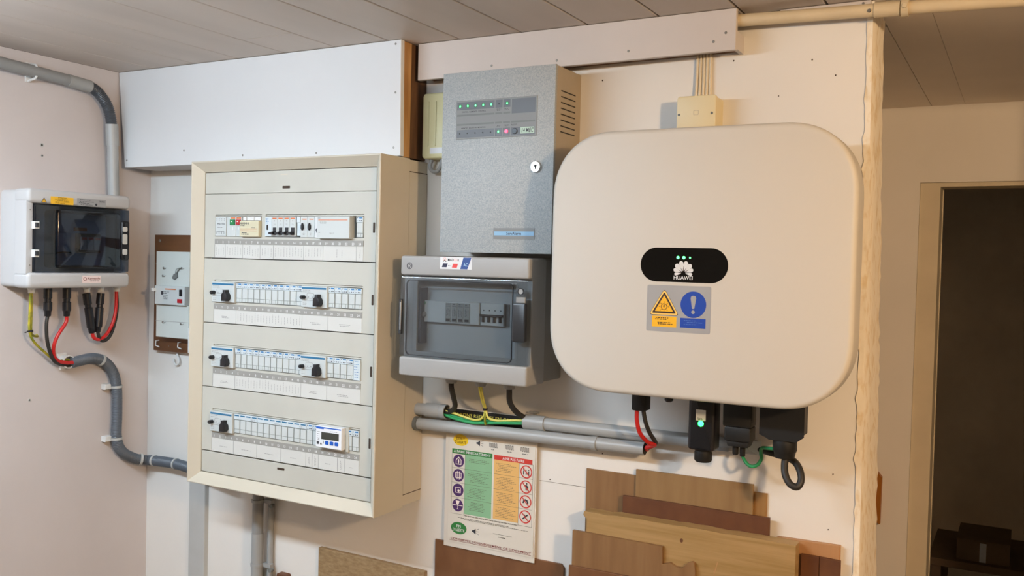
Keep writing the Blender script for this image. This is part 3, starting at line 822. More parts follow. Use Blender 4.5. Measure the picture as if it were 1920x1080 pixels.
dup(r0, 15 * PITCH + .0015, 0); dup(r0, 0, rows[2] - rows[1]); dup(r0, 15 * PITCH + .0015, rows[2] - rows[1]); dup(r0, 0, rows[3] - rows[1])
# energy meter, row 4
zb = rows[3]
o = lab(MB().box(BW, .7360, .8075, .120, .1660, zb + .0525, zb + .0985, .001).build('energy_meter', METERW, t), 'white energy meter with dark screen and three blue buttons')
MB().flat(BW, [(.7375, zb + .0925), (.7575, zb + .0925), (.7600, zb + .0945), (.8055, zb + .0945), (.8055, zb + .0970), (.7375, zb + .0970)], .16615).build('blue_banner', METERB, o)
MB().box(BW, .7520, .8000, .1660, .1664, zb + .0710, zb + .0865).build('screen', LCD, o)
for k in range(3):
    MB().prism(BW, rr(.7630 + k * .0133, .7723 + k * .0133, zb + .0605, zb + .0685, .0018, 3), .166, .1675, .0005, 1).build('button', METERB, o)
b = MB().text(BW, 'CE', .7435, .1662, zb + .0705, .0048, .0072)
scribble(b, BW, .1662, .7395, .7500, zb + .0745, zb + .0885, False, 3, random.Random(41), .0009)
b.flat(BW, rr(.7395, .7460, zb + .0590, zb + .0655, .001, 2), .1662).flat(BW, [(.7485, zb + .059), (.7545, zb + .059), (.7515, zb + .064)], .1662).flat(BW, rr(.7580, .7592, zb + .0620, zb + .0680, .0003, 1), .1662)
scribble(b, BW, .1662, .777, .799, zb + .0885, zb + .0905, False, 1, random.Random(43), .0008)
b.build('print', INKD, o)
MB().box(BW, .8090, .8170, .128, .1545, zb + .0480, zb + .1005, .0005).build('filler_piece', CREAM, t)

# row 1: older devices
zb = rows[0]
a0, a1 = zb + .0520, zb + .0955
o = MB().box(BW, .4095, .4440, .120, .1525, a0, a1, .0004).build('timer_relay', MODW, t)
b = MB().text(BW, 'PROTEL', .4285, .1527, zb + .0795, .0042, .024)
scribble(b, BW, .1527, .414, .440, zb + .0705, zb + .0735, False, 1, random.Random(50), .0014)
for k in range(4): b.flat(BW, circ(.4145 + k * .0078, zb + .0910, .0012, 8), .1527).flat(BW, circ(.4145 + k * .0078, zb + .0865, .0010, 8), .1527).flat(BW, [(.4140 + k * .0078, zb + .0560), (.4150 + k * .0078, zb + .0560), (.4150 + k * .0078, zb + .0620), (.4140 + k * .0078, zb + .0620)], .1527)
b.flat(BW, [(.414, zb + .0615), (.4385, zb + .0615), (.4385, zb + .0623), (.414, zb + .0623)], .1527)
b.build('print', INKD, o)
for u, mt, nm, lb2 in ((.4560, GREEN, 'green_button', 'module with a green push button'), (.4745, RED, 'red_button', 'module with a red push button')):
    o = lab(MB().box(BW, u - .0105 if mt is GREEN else u + .0003, u + .0180, .120, .1515, a0 - .001, a1, .0004).build('push_button_module', MODW, t), lb2)
    MB().box(BW, u + .0025, u + .0155, .1515, .1560, zb + .0775, zb + .0895, .0008).build(nm, mt, o)
    MB().flat(BW, [(u + .002, zb + .0915), (u + .016, zb + .0915), (u + .016, zb + .0945), (u + .002, zb + .0945)], .1517).build('orange_mark', ORANGE, o)
    MB().flat(BW, rr(u + .0070, u + .0115, zb + .0838, zb + .0862, .0005, 1), .1562).flat(BW, rr(u + .0075, u + .0090, zb + .066, zb + .0735, .0004, 1), .1517).build('print', INKW if mt is GREEN else INKW, o)
o = lab(MB().box(BW, .4935, .5520, .120, .1590, a0 - .0015, zb + .0865, .0008).build('time_switch', BEIGEMOD, t), 'beige time switch with orange lines')
MB().box(BW, .4960, .5070, .120, .1515, zb + .0875, a1, .0005).box(BW, .5085, .5300, .120, .1515, zb + .0875, a1, .0005).box(BW, .5315, .5510, .120, .1515, zb + .0875, a1, .0005).build('terminal_cover', CLIPW, o)
b = MB()
for k in range(5): b.ringp(BW, circ(.4985 + k * .0055, zb + .0805, .0021, 10), circ(.4985 + k * .0055, zb + .0805, .0010, 10), .1589, .1592)
scribble(b, BW, .1592, .496, .514, zb + .0735, zb + .0775, False, 1, random.Random(51), .0016); scribble(b, BW, .1592, .529, .541, zb + .0690, zb + .0745, True, 4, random.Random(52), .0012)
scribble(b, BW, .1592, .496, .525, zb + .0545, zb + .0610, False, 2, random.Random(53), .0018)
b.build('print', INKD, o)
MB().flat(BW, [(.496, zb + .0673), (.5465, zb + .0673), (.5465, zb + .0685), (.496, zb + .0685)], .1592).flat(BW, [(.496, zb + .0633), (.5465, zb + .0633), (.5465, zb + .0642), (.496, zb + .0642)], .1592).build('orange_line', ORANGE, o)
MB().box(BW, .5530, .5645, .128, .1500, zb + .0500, zb + .1010).build('filler_piece', CREAM, t)
o = MB().box(BW, .5655, .5850, .120, .1525, a0, a1, .0004).build('differential_module', MODH, t)
MB().box(BW, .5715, .5745, .1525, .1545, zb + .0665, zb + .0775, .0005).build('test_button', BLACK, o)
b = MB(); scribble(b, BW, .1527, .567, .577, zb + .0800, zb + .0935, False, 4, random.Random(55), .001); b.build('print', BLUE, o)
first = None
for k in range(4):
    u = .5850 + k * PITCH * .985
    if first is None:
        first = lab(MB().box(BW, u + .0003, u + PITCH * .985 - .0003, .120, .1525, a0, a1, .0004).build('miniature_breaker', MODW, t), 'white breaker with black toggle and orange mark')
        MB().box(BW, u + .0045, u + .0145, .1525, .1535, zb + .0555, zb + .0720, .0005).prism(BW, [(u + .0005, zb + .0570), (u + .0125, zb + .0560), (u + .0140, zb + .0625), (u + .0010, zb + .0610)], .1535, .1640, .001, 1).build('toggle', BLACK, first)
        MB().flat(BW, [(u + .0025, zb + .0905), (u + .0150, zb + .0905), (u + .0150, zb + .0935), (u + .0025, zb + .0935)], .1527).build('orange_mark', ORANGE, first)
        b = MB().flat(BW, circ(u + .0085, zb + .0865, .0014, 8), .1527); scribble(b, BW, .1527, u + .006, u + .012, zb + .0765, zb + .0835, True, 2, random.Random(56), .0009); b.build('print', INKG, first)
    else: dup(first, k * PITCH * .985, 0)
o = MB().box(BW, .6600, .6695, .120, .1515, a0 + .002, a1 - .012, .0004).box(BW, .6600, .6695, .120, .1535, zb + .083, a1, .0004).build('side_terminal', MODH, t)
first = None
for k in range(2):
    u = .6700 + k * .0200
    if first is None:
        first = lab(MB().box(BW, u, u + .0196, .120, .1525, a0 - .0015, a1, .0004).build('rotary_switch', MODW, t), 'white module with black diamond shaped switch')
        MB().prism(BW, [(u + .0075, zb + .0660), (u + .0105, zb + .0700), (u + .0105, zb + .0760), (u + .0075, zb + .0820), (u + .0045, zb + .0760), (u + .0045, zb + .0700)], .1525, .1580, .001, 1).build('switch_lever', BLACK, first)
        MB().flat(BW, [(u + .0055, zb + .0890), (u + .0175, zb + .0890), (u + .0175, zb + .0912), (u + .0055, zb + .0912)], .1527).build('orange_mark', ORANGE, first)
        b = MB(); scribble(b, BW, .1527, u + .006, u + .017, zb + .0545, zb + .0630, False, 3, random.Random(58), .0009); b.build('print', INKG, first)
    else: dup(first, k * .0200, 0)
o = MB().box(BW, .7105, .7240, .120, .1530, a0 - .0020, a1, .0004).build('blank_module', CLIPW, t)
MB().flat(BW, [(.7155, zb + .0610), (.7185, zb + .0610), (.7185, zb + .0660), (.7210, zb + .0660), (.7170, zb + .0710), (.7130, zb + .0660), (.7155, zb + .0660)], .1532).build('arrow_mark', INKD, o)
o = lab(MB().box(BW, .7245, .8140, .120, .1620, a0 - .0035, a1, .0008).build('power_supply', MODW, t), 'wide white module with a long orange line')
MB().flat(BW, [(.729, zb + .0872), (.809, zb + .0872), (.809, zb + .0888), (.729, zb + .0888)], .1622).build('orange_line', ORANGE, o)
b = MB(); scribble(b, BW, .1622, .7275, .736, zb + .0905, zb + .0935, False, 1, random.Random(60), .0016); scribble(b, BW, .1622, .732, .755, zb + .0795, zb + .0850, False, 2, random.Random(61), .001)
scribble(b, BW, .1622, .728, .738, zb + .0590, zb + .0640, False, 1, random.Random(62), .0016); scribble(b, BW, .1622, .760, .775, zb + .0575, zb + .0610, False, 2, random.Random(63), .0008); b.build('print', INKG, o)

# ------------------------------------------------------------------ things below the cabinet
t = tag(MB().box(BW, 0.178, 0.2360, 0.0, 0.013, 0.0, 1.010, .0015).build('cable_cover_strip', TRUNK), 'flat grey cover strip running down the wall under the cabinet', 'cover strip')
t = thing('standing_conduit', 'grey vertical pipe with clamps under the cabinet', 'pipe')
MB().tube([(.4355, -.027, .0), (.4355, -.027, 1.008)], .0135, 16).build('pipe', PVCD, t)
MB().tube([(.4620, -.010, .0), (.4620, -.010, 1.008)], .0075, 10).build('thin_pipe', PVCM, t)
for z in (.945, .787):
    c = MB().lathe((.4355, -.027, z), (0, 0, 1), [(0, .0136), (0, .0158), (.007, .0158), (.007, .0136)], 16).box(BW, .447, .474, .010, .022, z - .001, z + .008).build('pipe_clamp', PVCM, t)
    MB().lathe((.472, -.014, z - .006), (.3, -1, .1), [(0, .006), (.012, .005)], 10).build('clamp_screw', SEAL, c)
MB().tube([(.4355, -.027, .0), (.4355, -.027, .868)], .0143, 16).build('lower_sleeve', PVCM, t)
tag(MB().prism(BW, rr(.408, .428, .0, .776, .006, 3), .0, .012, .002, 1).build('green_batten', GREENBIT), 'olive green batten end beside the vertical pipe at the bottom', 'batten')
tag(MB().prism(BW, rr(.488, .522, .0, .776, .005, 3), .0, .016, .002, 1).build('brown_batten', HARD), 'brown rounded batten end under the cabinet at the bottom edge', 'batten')

# ------------------------------------------------------------------ steel alarm box
t = thing('alarm_control_box', 'grey galvanised steel control box with LED panel above the grey door box', 'control box')
A0, A1, B0, B1 = 1.0115, 1.2670, 1.566, 1.9275
MB().box(BW, A0 + .001, A1 - .0008, 0.0, 0.1085, B0 + .001, B1 - .001).build('case', GALV_WARM, t)
MB().prism(BW, [(A0, B0), (A1, B0), (A1, B1), (A0, B1)], 0.1080, 0.1150, .0012, 2).build('door', GALV, t)
XS = lambda u, d, v: Vector((A1 - .0008 + d, u, v))
for k in range(8):
    z = 1.8815 - k * .01125
    MB().prism(XS, rr(-.088, -.0245, z - .0011, z + .0011, .001, 2), -.0005, .0004).build('vent_slot', DARKIN, t)
pn = lab(MB().prism(BW, [(1.0455, 1.793), (1.2295, 1.793), (1.2295, 1.870), (1.0455, 1.870)], .115, .1160, .0004, 1).build('led_panel', PANELG, t), 'dark grey panel of green and red lamps')
dk = MB()
for (x0, x1, z0, z1) in ((1.0475, 1.1345, 1.8515, 1.8670), (1.1365, 1.1525, 1.8515, 1.8670), (1.1545, 1.1705, 1.8515, 1.8670), (1.1735, 1.2255, 1.8385, 1.8670),
                         (1.0475, 1.1345, 1.7960, 1.8115), (1.1365, 1.1525, 1.7960, 1.8115), (1.1545, 1.1705, 1.7960, 1.8115), (1.1725, 1.2255, 1.7960, 1.8115)):
    dk.flat(BW, [(x0, z0), (x1, z0), (x1, z1), (x0, z1)], .11615)
dk.build('dark_field', PANELD, pn)
dk = MB()
for z in (1.8390, 1.8205):
    for (x0, x1) in ((1.0475, 1.1345), (1.1365, 1.1525), (1.1545, 1.1705)) + (((1.1725, 1.2255),) if z < 1.83 else ()):
        dk.flat(BW, [(x0, z), (x1, z), (x1, z + .0035), (x0, z + .0035)], .11615)
dk.build('dark_line', PANELM, pn)
b = MB().text(BW, 'CONTROL', 1.0665, .1162, 1.8473, .0026, .016).text(BW, 'ELEMENTS', 1.0855, .1162, 1.8473, .0026, .018).text(BW, 'CONTROL', 1.1060, .1162, 1.8473, .0026, .018)
b.text(BW, 'MEMORY', 1.0665, .1162, 1.8150, .0026, .016).text(BW, 'MONITOR', 1.0855, .1162, 1.8150, .0026, .018).text(BW, 'MONITOR', 1.1060, .1162, 1.8150, .0026, .018)
b.text(BW, 'TEST', 1.1625, .1162, 1.8160, .0028, .010).text(BW, 'RESET', 1.1800, .1162, 1.8165, .0030, .013)
scribble(b, BW, .1162, 1.1375, 1.1520, 1.8450, 1.8500, False, 2, random.Random(70), .0010); scribble(b, BW, .1162, 1.1555, 1.1700, 1.8450, 1.8500, False, 2, random.Random(71), .0010)
scribble(b, BW, .1162, 1.1395, 1.1500, 1.8130, 1.8175, False, 2, random.Random(72), .0010)
b.build('lettering', PBLACK, pn)
led = None
for (u, v, mt) in ((1.0545, 1.859, LEDG), (1.0725, 1.859, LEDG), (1.0905, 1.859, LEDG), (1.1085, 1.859, LEDG), (1.1268, 1.859, LEDG), (1.1445, 1.859, None), (1.1630, 1.859, LEDG),
                   (1.1445, 1.8045, LEDG), (1.1625, 1.8045, LEDR), (1.0545, 1.8045, None), (1.0725, 1.8045, None), (1.0905, 1.8045, None), (1.1085, 1.8045, None), (1.1268, 1.8045, None)):
    if mt is LEDR: lab(MB().prism(BW, circ(u, v, .0038, 14), .1161, .1172, .0005, 1).build('red_lamp', LEDR, pn), 'lit red lamp')
    elif mt: MB().ringp(BW, circ(u, v, .0042, 14), circ(u, v, .0017, 14), .1160, .1164).build('lamp_ring', LEDH, pn); lab(MB().prism(BW, circ(u, v, .0017, 10, .0023), .1161, .1172, .0005, 1).build('green_lamp', LEDG, pn), 'lit green lamp')
    else: MB().prism(BW, circ(u, v, .0015, 8), .1160, .1166).build('unlit_lamp', BLACKM, pn)
MB().prism(BW, circ(1.1815, 1.8040, .0058, 16), .116, .1180, .0006, 1).build('reset_button', BLACK, pn)
w = MB().flat(BW, [(1.1940, 1.7985), (1.2245, 1.7985), (1.2245, 1.8110), (1.1940, 1.8110)], .1163).build('type_label', mat('pale_green_label', 'B4CBB8', .5), pn)
MB().text(BW, '14 MEC', 1.2092, .1165, 1.8047, .0080, .025, shear=.2).build('type_lettering', PBLACK, pn)
lk = MB().lathe(BW(1.2305, .1145, 1.733), (0, -1, 0), [(0, .0115), (.003, .0115), (.006, .0098), (.006, .0070), (.005, .0068)], 20).build('lock', CHROME, t)
MB().prism(BW, circ(1.2305, 1.735, .0026, 10), .1190, .1207).box(BW, 1.2293, 1.2317, .1190, .1207, 1.7285, 1.7345).build('keyhole', BLACKM, lk)
np_ = MB().prism(BW, [(1.1385, 1.5935), (1.2305, 1.5935), (1.2305, 1.6155), (1.1385, 1.6155)], .115, .1158).build('nameplate', PANELG, t)
MB().flat(BW, [(1.1405, 1.6008), (1.2290, 1.6008), (1.2290, 1.6090), (1.1405, 1.6090)], .1160).build('blue_band', PLATEB, np_)
MB().text(BW, 'ServAlarm', 1.1845, .1162, 1.6050, .0058, .033).build('nameplate_lettering', NAVY, np_)

# cream box half hidden behind the steel box
t = thing('cream_cover_box', 'old cream plastic box half hidden behind the steel control box', 'electrical box')
MB().prism(BW, rr(.905, 1.0085, 1.768, 1.909, .008, 4), 0.0, 0.035, .005, 3).build('box', OLDCREAM, t)
for u in (.9215, .9405):
    MB().prism(BW, rr(u - .0018, u + .0018, 1.794, 1.891, .0017, 3), .0345, .0365, .0008, 1).build('rib', OLDCREAM, t)
lab(MB().flat(BW, [(.927, 1.778), (.960, 1.778), (.960, 1.791), (.927, 1.791)], .0353).build('white_label', STICKW, t), 'small white label near the bottom')
tag(MB().tube([(.921, -.018, 1.7675), (.917, -.018, 1.752), (.924, -.018, 1.742), (.936, -.018, 1.742), (.944, -.018, 1.752), (.948, -.018, 1.7675)], .0042, 10, smooth=5).build('cable_loop', PVCM), 'short grey cable loop hanging under the cream box', 'cable')

# ------------------------------------------------------------------ AC protection box with smoked door
t = thing('ac_protection_box', 'grey electrical box with smoked door below the steel control box', 'electrical box')
AX0, AX1 = 0.9400, 1.2395
MB().prism(BW, rr(AX0 + .006, AX1 - .002, 1.3135, 1.5585, .006, 3), 0.0, 0.086, .004, 2).build('box_base', BOXG_SHADE, t)
b = MB().prism(BW, rr(AX0, AX1, 1.5175, 1.5570, .005, 3), .080, .1500, .004, 3)
b.prism(BW, rr(AX0, AX1, 1.3115, 1.3505, .005, 3), .080, .1500, .004, 3)
b.box(BW, AX0, AX0 + .012, .080, .135, 1.345, 1.522, .003).box(BW, AX1 - .012, AX1, .080, .135, 1.345, 1.522, .003)
b.build('box_cover', BOXG, t)
MB().box(BW, AX0 + .010, AX1 - .010, .098, .106, 1.346, 1.522).build('inner_plate', INNERG, t)
b = MB().plate(BW, (AX0 + .011, AX1 - .011, 1.348, 1.520), (.972, 1.203, 1.362, 1.506), .130, .134)
b.build('cover_rim', PVCM, t)
wo, wi = rr(AX0 - .0005, AX1 + .0005, 1.3515, 1.5165, .003, 5), rr(.9575, 1.2065, 1.3545, 1.5085, .010, 5)
lab(MB().loft([[BW(u, d, v) for u, v in p_] for p_, d in ((wo, .1395), (wo, .1470), (inset(wo, .001), .1492), (inset(wo, .0028), .1500), (wi, .1500), (wi, .1530), (inset(wi, .0015), .1545))]).build('smoked_door', SMOKE, t), 'transparent smoked grey door')
MB().ringp(BW, rr(.9575, 1.2065, 1.3545, 1.5085, .010, 5), rr(.9590, 1.2050, 1.3560, 1.5070, .009, 5), .1500, .1520).build('door_edge', HANDLE, t)
hd = lab(MB().prism(BW, rr(1.2085, 1.2375, 1.3970, 1.4715, .004, 3), .1500, .1580, .003, 2).build('door_handle', HANDLE, t), 'dark grey door handle')
MB().box(BW, 1.2130, 1.2330, .1490, .1520, 1.4715, 1.4830, .001).build('handle_neck', PVCD, hd)
MB().ringp(BW, circ(1.2225, 1.4935, .0068, 18), circ(1.2225, 1.4935, .0050, 18), .1495, .1515).build('lock_ring', HANDLE, t)
MB().prism(BW, circ(1.2225, 1.4935, .0050, 18), .1495, .1508).build('lock_disc', PVC, t)
MB().prism(BW, rr(.9405, .9475, 1.396, 1.468, .002, 2), .1490, .1545, .001, 1).build('hinge', HANDLE, t)
MB().box(BW, .9440, .9465, .1545, .1552, 1.405, 1.462).build('hinge_light', PVC, t)
MB().box(BW, .9735, .9790, .107, .130, 1.378, 1.492).build('inner_slot', BLACK, t)
# devices behind the door
o = lab(MB().prism(BW, rr(.9690, 1.1105, 1.4215, 1.4660, .002, 2), .106, .1165, .001, 1).build('surge_arrester', MODW, t), 'white surge arrester block with four cartridges')
MB().prism(BW, circ(.9765, 1.4605, .0045, 12), .1165, .1175).build('green_dot', GREEN, o)
MB().lathe(BW(.9775, .1165, 1.4375), (0, -1, 0), [(0, .0060), (.006, .0060), (.008, .0045)], 12).build('key_switch', STEELS, o)
for k in range(4):
    u = 1.0245 + k * .0149 + .0130
    MB().box(BW, u - .0065, u + .0065, .1165, .1180, 1.4240, 1.4630, .0005).build('cartridge', MODF, o)
    MB().flat(BW, [(u - .0048, 1.4262), (u + .0050, 1.4262), (u + .0050, 1.4312), (u - .0048, 1.4312)], .1182).build('status_window', BLACKM, o)
    b = MB().flat(BW, [(u - .0052, 1.4560), (u + .0052, 1.4560), (u + .0052, 1.4567), (u - .0052, 1.4567)], .1182); scribble(b, BW, .1182, u - .005, u + .005, 1.4350, 1.4530, True, 3, random.Random(80 + k), .0010); scribble(b, BW, .1182, u - .005, u + .005, 1.4585, 1.4620, False, 1, random.Random(85 + k), .0012); b.build('print', INKD, o)
o = lab(MB().prism(BW, rr(1.1135, 1.1665, 1.4215, 1.4665, .001, 2), .106, .1160, .001, 1).build('four_pole_breaker', MODW, t), 'four-pole breaker with dark toggles')
MB().box(BW, 1.1140, 1.1660, .1160, .1215, 1.4395, 1.4440, .001).build('toggle_bar', HANDLE, o)
for k in range(4):
    u = 1.1200 + k * .0130
    MB().box(BW, u - .0022, u + .0030, .1160, .1200, 1.4285, 1.4395, .001).build('toggle', BLACK, o)
    MB().flat(BW, circ(u + .001, 1.4520, .0015, 8), .1162).build('terminal_mark', INKD, o)
MB().box(BW, 1.1665, 1.1745, .106, .1080, 1.4215, 1.4650).build('cutout', SEAL, t)
# stickers
st = lab(MB().prism(BW, [(1.0370, 1.5320), (1.1115, 1.5320), (1.1115, 1.5560), (1.0370, 1.5560)], .1500, .1503).build('brand_sticker', STICKW, t), 'white sticker with coloured stripes')
MB().flat(BW, [(1.0850, 1.5325), (1.1015, 1.5325), (1.1105, 1.5555), (1.0920, 1.5555)], .1505).build('blue_stripe', MIDBLUE, st)
MB().flat(BW, [(1.0415, 1.5355), (1.0530, 1.5355), (1.0555, 1.5432), (1.0445, 1.5432)], .1505).build('navy_stripe', NAVY, st)
MB().flat(BW, [(1.0655, 1.5350), (1.0770, 1.5350), (1.0795, 1.5430), (1.0680, 1.5430)], .1505).build('red_stripe', LOGORED, st)
b = MB().text(BW, 'MAD', 1.0555, .1505, 1.5505, .0050, .0140, 'l'); b.text(BW, 'R', 1.0790, .1505, 1.5505, .0050, .0035, 'l')
b.flat(BW, [(1.0450, 1.5460), (1.0480, 1.5490), (1.0510, 1.5460), (1.0520, 1.5470), (1.0480, 1.5510), (1.0440, 1.5470)], .1505)
scribble(b, BW, .1505, 1.0555, 1.0655, 1.5385, 1.5400, False, 1, random.Random(90), .0008)
b.build('sticker_lettering', INKD, st)
MB().text(BW, 'En', 1.0705, .1505, 1.5505, .0048, .0078, 'l').build('pale_lettering', PALERED, st)
MB().text(BW, 'AC', 1.0975, .1507, 1.5415, .0062, .0100).build('white_lettering', BLUEL, st)
MB().ringp(BW, circ(1.0480, 1.5515, .0036, 16), circ(1.0480, 1.5515, .0026, 16), .1503, .1505).build('sun_ring', PALERED, st)
em = MB().ringp(BW, circ(.9625, 1.5365, .0068, 20), circ(.9625, 1.5365, .0055, 20), .1500, .1503).flat(BW, circ(.9620, 1.5395, .0018, 10), .1503).flat(BW, circ(.9620, 1.5330, .0018, 10), .1503).flat(BW, circ(.9660, 1.5365, .0012, 10, .0025), .1503)
lab(em.build('round_emblem', INKD, t), 'round black and white emblem')
for u in (1.0250, 1.0965, 1.1635):
    MB().lathe((u, -.080, 1.3135), (0, 0, -1), [(0, .0150), (.006, .0150), (.008, .0120), (.014, .0120), (.019, .0100)], 10).build('cable_gland', BOXG, t)

# cables below it
tag(MB().tube([(1.025, -.080, 1.300), (1.025, -.080, 1.286), (1.0205, -.064, 1.264), (1.011, -.042, 1.240), (.990, -.026, 1.224), (.968, -.022, 1.2215)], .0056, 12, smooth=6).build('power_cable', RUBBER), 'black cable from the smoked-door box into the left grey pipe', 'cable')
tag(MB().tube([(1.1635, -.080, 1.300), (1.1635, -.080, 1.288), (1.1600, -.070, 1.266), (1.1605, -.045, 1.244), (1.173, -.026, 1.229), (1.200, -.022, 1.2215)], .0058, 12, smooth=6).build('power_cable', RUBBER), 'black cable from the smoked-door box into the right grey pipe', 'cable')
t = thing('earth_wire_bundle', 'yellow green earth wires hanging between the two grey pipe ends', 'cable')
MB().tube([(1.094, -.080, 1.300), (1.0935, -.080, 1.288), (1.0885, -.062, 1.264), (1.0825, -.038, 1.240), (1.0795, -.040, 1.2235), (1.057, -.037, 1.2150), (1.000, -.031, 1.2230), (.970, -.0225, 1.2245)], .0024, 8, smooth=6).build('yellow_wire', YELL, t)
MB().tube([(1.0985, -.080, 1.300), (1.0985, -.080, 1.288), (1.0925, -.062, 1.264), (1.0855, -.039, 1.240), (1.0935, -.041, 1.2235), (1.115, -.037, 1.2195), (1.150, -.030, 1.2230), (1.190, -.0225, 1.2250)], .0024, 8, smooth=6).build('yellow_wire', YELL, t)
MB().tube([(1.0963, -.0775, 1.300), (1.0960, -.0775, 1.288), (1.0905, -.0600, 1.264), (1.0840, -.037, 1.242), (1.0865, -.044, 1.222), (1.088, -.043, 1.209)], .0024, 8, smooth=6).build('yellow_green_wire', YELC, t)
MB().tube([(.970, -.024, 1.2170), (1.000, -.0300, 1.2120), (1.050, -.0370, 1.2085), (1.083, -.0380, 1.2115), (1.133, -.0360, 1.2165), (1.195, -.0240, 1.2200)], .0033, 10, smooth=6).build('green_wire', GREENC, t)
MB().tube([(.970, -.022, 1.2190), (1.000, -.0260, 1.2150), (1.050, -.0310, 1.2120), (1.083, -.0330, 1.2150), (1.133, -.0300, 1.2200), (1.195, -.0220, 1.2225)], .0030, 10, smooth=6).build('green_wire', GREENC, t)
MB().lathe((1.0845, -.0395, 1.2430), (0, 0, -1), [(0, .0050), (.004, .0050)], 10).build('cable_tie', BLACK, t)

# ------------------------------------------------------------------ grey pipes along the wall
t = thing('upper_left_pipe', 'short grey pipe with coupling beside the cabinet, upper of the two', 'pipe')
MB().tube([(.8985, -.0205, 1.2205), (.965, -.0205, 1.2215)], .0135, 16).build('pipe', PVC, t)
MB().lathe((.924, -.0205, 1.2209), (1, 0, .012), [(0, .0137), (0, .0155), (.038, .0155), (.0385, .0150), (.040, .0150), (.0405, .0158), (.053, .0158), (.053, .0135), (.030, .0130)], 20).build('coupling', PVC, t)
t = thing('upper_right_pipe', 'grey pipe with coupling running right under the inverter', 'pipe')
MB().tube([(1.190, -.0205, 1.2215), (1.40, -.0205, 1.2230), (1.646, -.0205, 1.2245)], .0132, 16).build('pipe', PVC, t)
MB().lathe((1.170, -.0205, 1.2213), (1, 0, .007), [(.012, .0128), (0, .0132), (0, .0158), (.0475, .0158), (.0475, .0138)], 20).build('coupling', PVC, t)
lab(MB().box(BW, 1.574, 1.598, .0335, .0348, 1.2140, 1.2205).build('printed_label', PVCD, t), 'small grey printed label')
MB().box(BW, 1.172, 1.196, .004, .010, 1.2390, 1.2420).box(BW, 1.180, 1.186, 0, .006, 1.200, 1.242).build('pipe_clip', PVC, t)
b = MB(); scribble(b, BW, .0345, 1.37, 1.49, 1.2205, 1.2225, False, 1, random.Random(95), .0010); b.build('pipe_print', INKG, t)
MB().box(BW, 1.560, 1.566, 0.0, .008, 1.206, 1.240).build('pipe_clip', PVC, t)
t = thing('lower_pipe', 'long grey pipe beside the poster top, lower of the two', 'pipe')
MB().tube([(.905, -.0275, 1.1900), (1.20, -.0275, 1.1950), (1.4345, -.0275, 1.1980)], .0127, 16).build('pipe', PVC, t)
lab(MB().lathe((.9005, -.0275, 1.1897), (1, 0, .018), [(0, .0125), (0, .0155), (.009, .0155), (.009, .0127)], 18).build('end_collar', SEAL, t), 'dark rubber collar at the cabinet')
MB().lathe((1.4346, -.0275, 1.1980), (1, 0, .01), [(0, .0112), (.0006, .0112)], 16).build('open_end', DARKIN, t)
MB().ringp(XR, [(-.0275 + .0150 * math.cos(a), 1.1962 + .0142 * math.sin(a)) for a in [2 * PI * k / 16 for k in range(16)]], [(-.0275 + .0126 * math.cos(a), 1.1962 + .0126 * math.sin(a)) for a in [2 * PI * k / 16 for k in range(16)]], 1.325, 1.336).box(BW, 1.325, 1.336, .0, .014, 1.190, 1.200).build('pipe_clip', PVC, t)
MB().box(BW, 1.02, 1.03, .0, .016, 1.180, 1.200).build('pipe_clip', PVC, t)

# ------------------------------------------------------------------ poster
t = thing('safety_poster', 'printed alert instruction poster in clear sleeve below the grey pipes', 'poster')
D = .0110
MB().prism(BW, [(.9690, .9275), (1.1930, .9275), (1.1930, 1.2300), (.9690, 1.2300)], .0075, .0098).build('clear_sleeve', SLEEVE, t)
MB().box(BW, .9800, 1.1900, .0099, D, .9385, 1.2290).build('paper', PAPER, t)
D1, D2, D3 = D + .0003, D + .0006, D + .0009
def q(u0, u1, v0, v1): return [(u0, v0), (u1, v0), (u1, v1), (u0, v1)]
MB().flat(BW, q(.9800, 1.1900, 1.2030, 1.2290), D1).build('title_band', PBLACK, t)
MB().text(BW, "LES BONS REFLEXES EN CAS D'ALERTE", .9850, D2, 1.2180, .0068, .2020, 'l').build('title_lettering', SEALY, t)
MB().flat(BW, q(.9870, 1.0880, 1.1325, 1.1425), D1).build('green_header', PGREEND, t)
MB().flat(BW, q(1.0925, 1.1840, 1.1315, 1.1415), D1).build('red_header', PRED, t)
MB().text(BW, 'A FAIRE IMMEDIATEMENT', 1.0375, D2, 1.1375, .0052, .0930).build('header_lettering', INKW, t)
MB().text(BW, 'A NE PAS FAIRE', 1.1390, D2, 1.1365, .0056, .0520).build('header_lettering', INKW, t)
MB().flat(BW, q(1.0205, 1.0880, 1.0040, 1.1325), D1).build('green_column', PGREEN, t)
MB().flat(BW, q(1.0925, 1.1530, 1.0055, 1.1315), D1).build('orange_column', PORANGE, t)
b = MB()
for (u0, u1, v0, v1) in ((.9870, 1.0205, 1.0010, 1.1325), (1.1530, 1.1860, 1.0010, 1.1315)):
    b.ringp(BW, q(u0, u1, v0, v1), q(u0 + .0005, u1 - .0005, v0 + .0005, v1 - .0005), D, D1)
for v in (1.1010, 1.0690, 1.0370):
    b.flat(BW, q(.987, 1.0885, v, v + .0005), D2).flat(BW, q(1.0925, 1.186, v, v + .0005), D2)
pr = random.Random(100)
for (u0, u1, top_, n) in ((1.027, 1.084, 1.126, 3), (1.027, 1.084, 1.097, 7), (1.027, 1.084, 1.064, 7), (1.027, 1.084, 1.033, 6), (1.095, 1.150, 1.126, 6), (1.095, 1.150, 1.097, 8), (1.095, 1.150, 1.064, 7), (1.095, 1.150, 1.033, 7)):
    scribble(b, BW, D2, u0, u1, top_ - .0033 * n, top_, False, n, pr, .0008)
scribble(b, BW, D2, .998, 1.185, .9905, .9955, False, 2, pr, .0011)
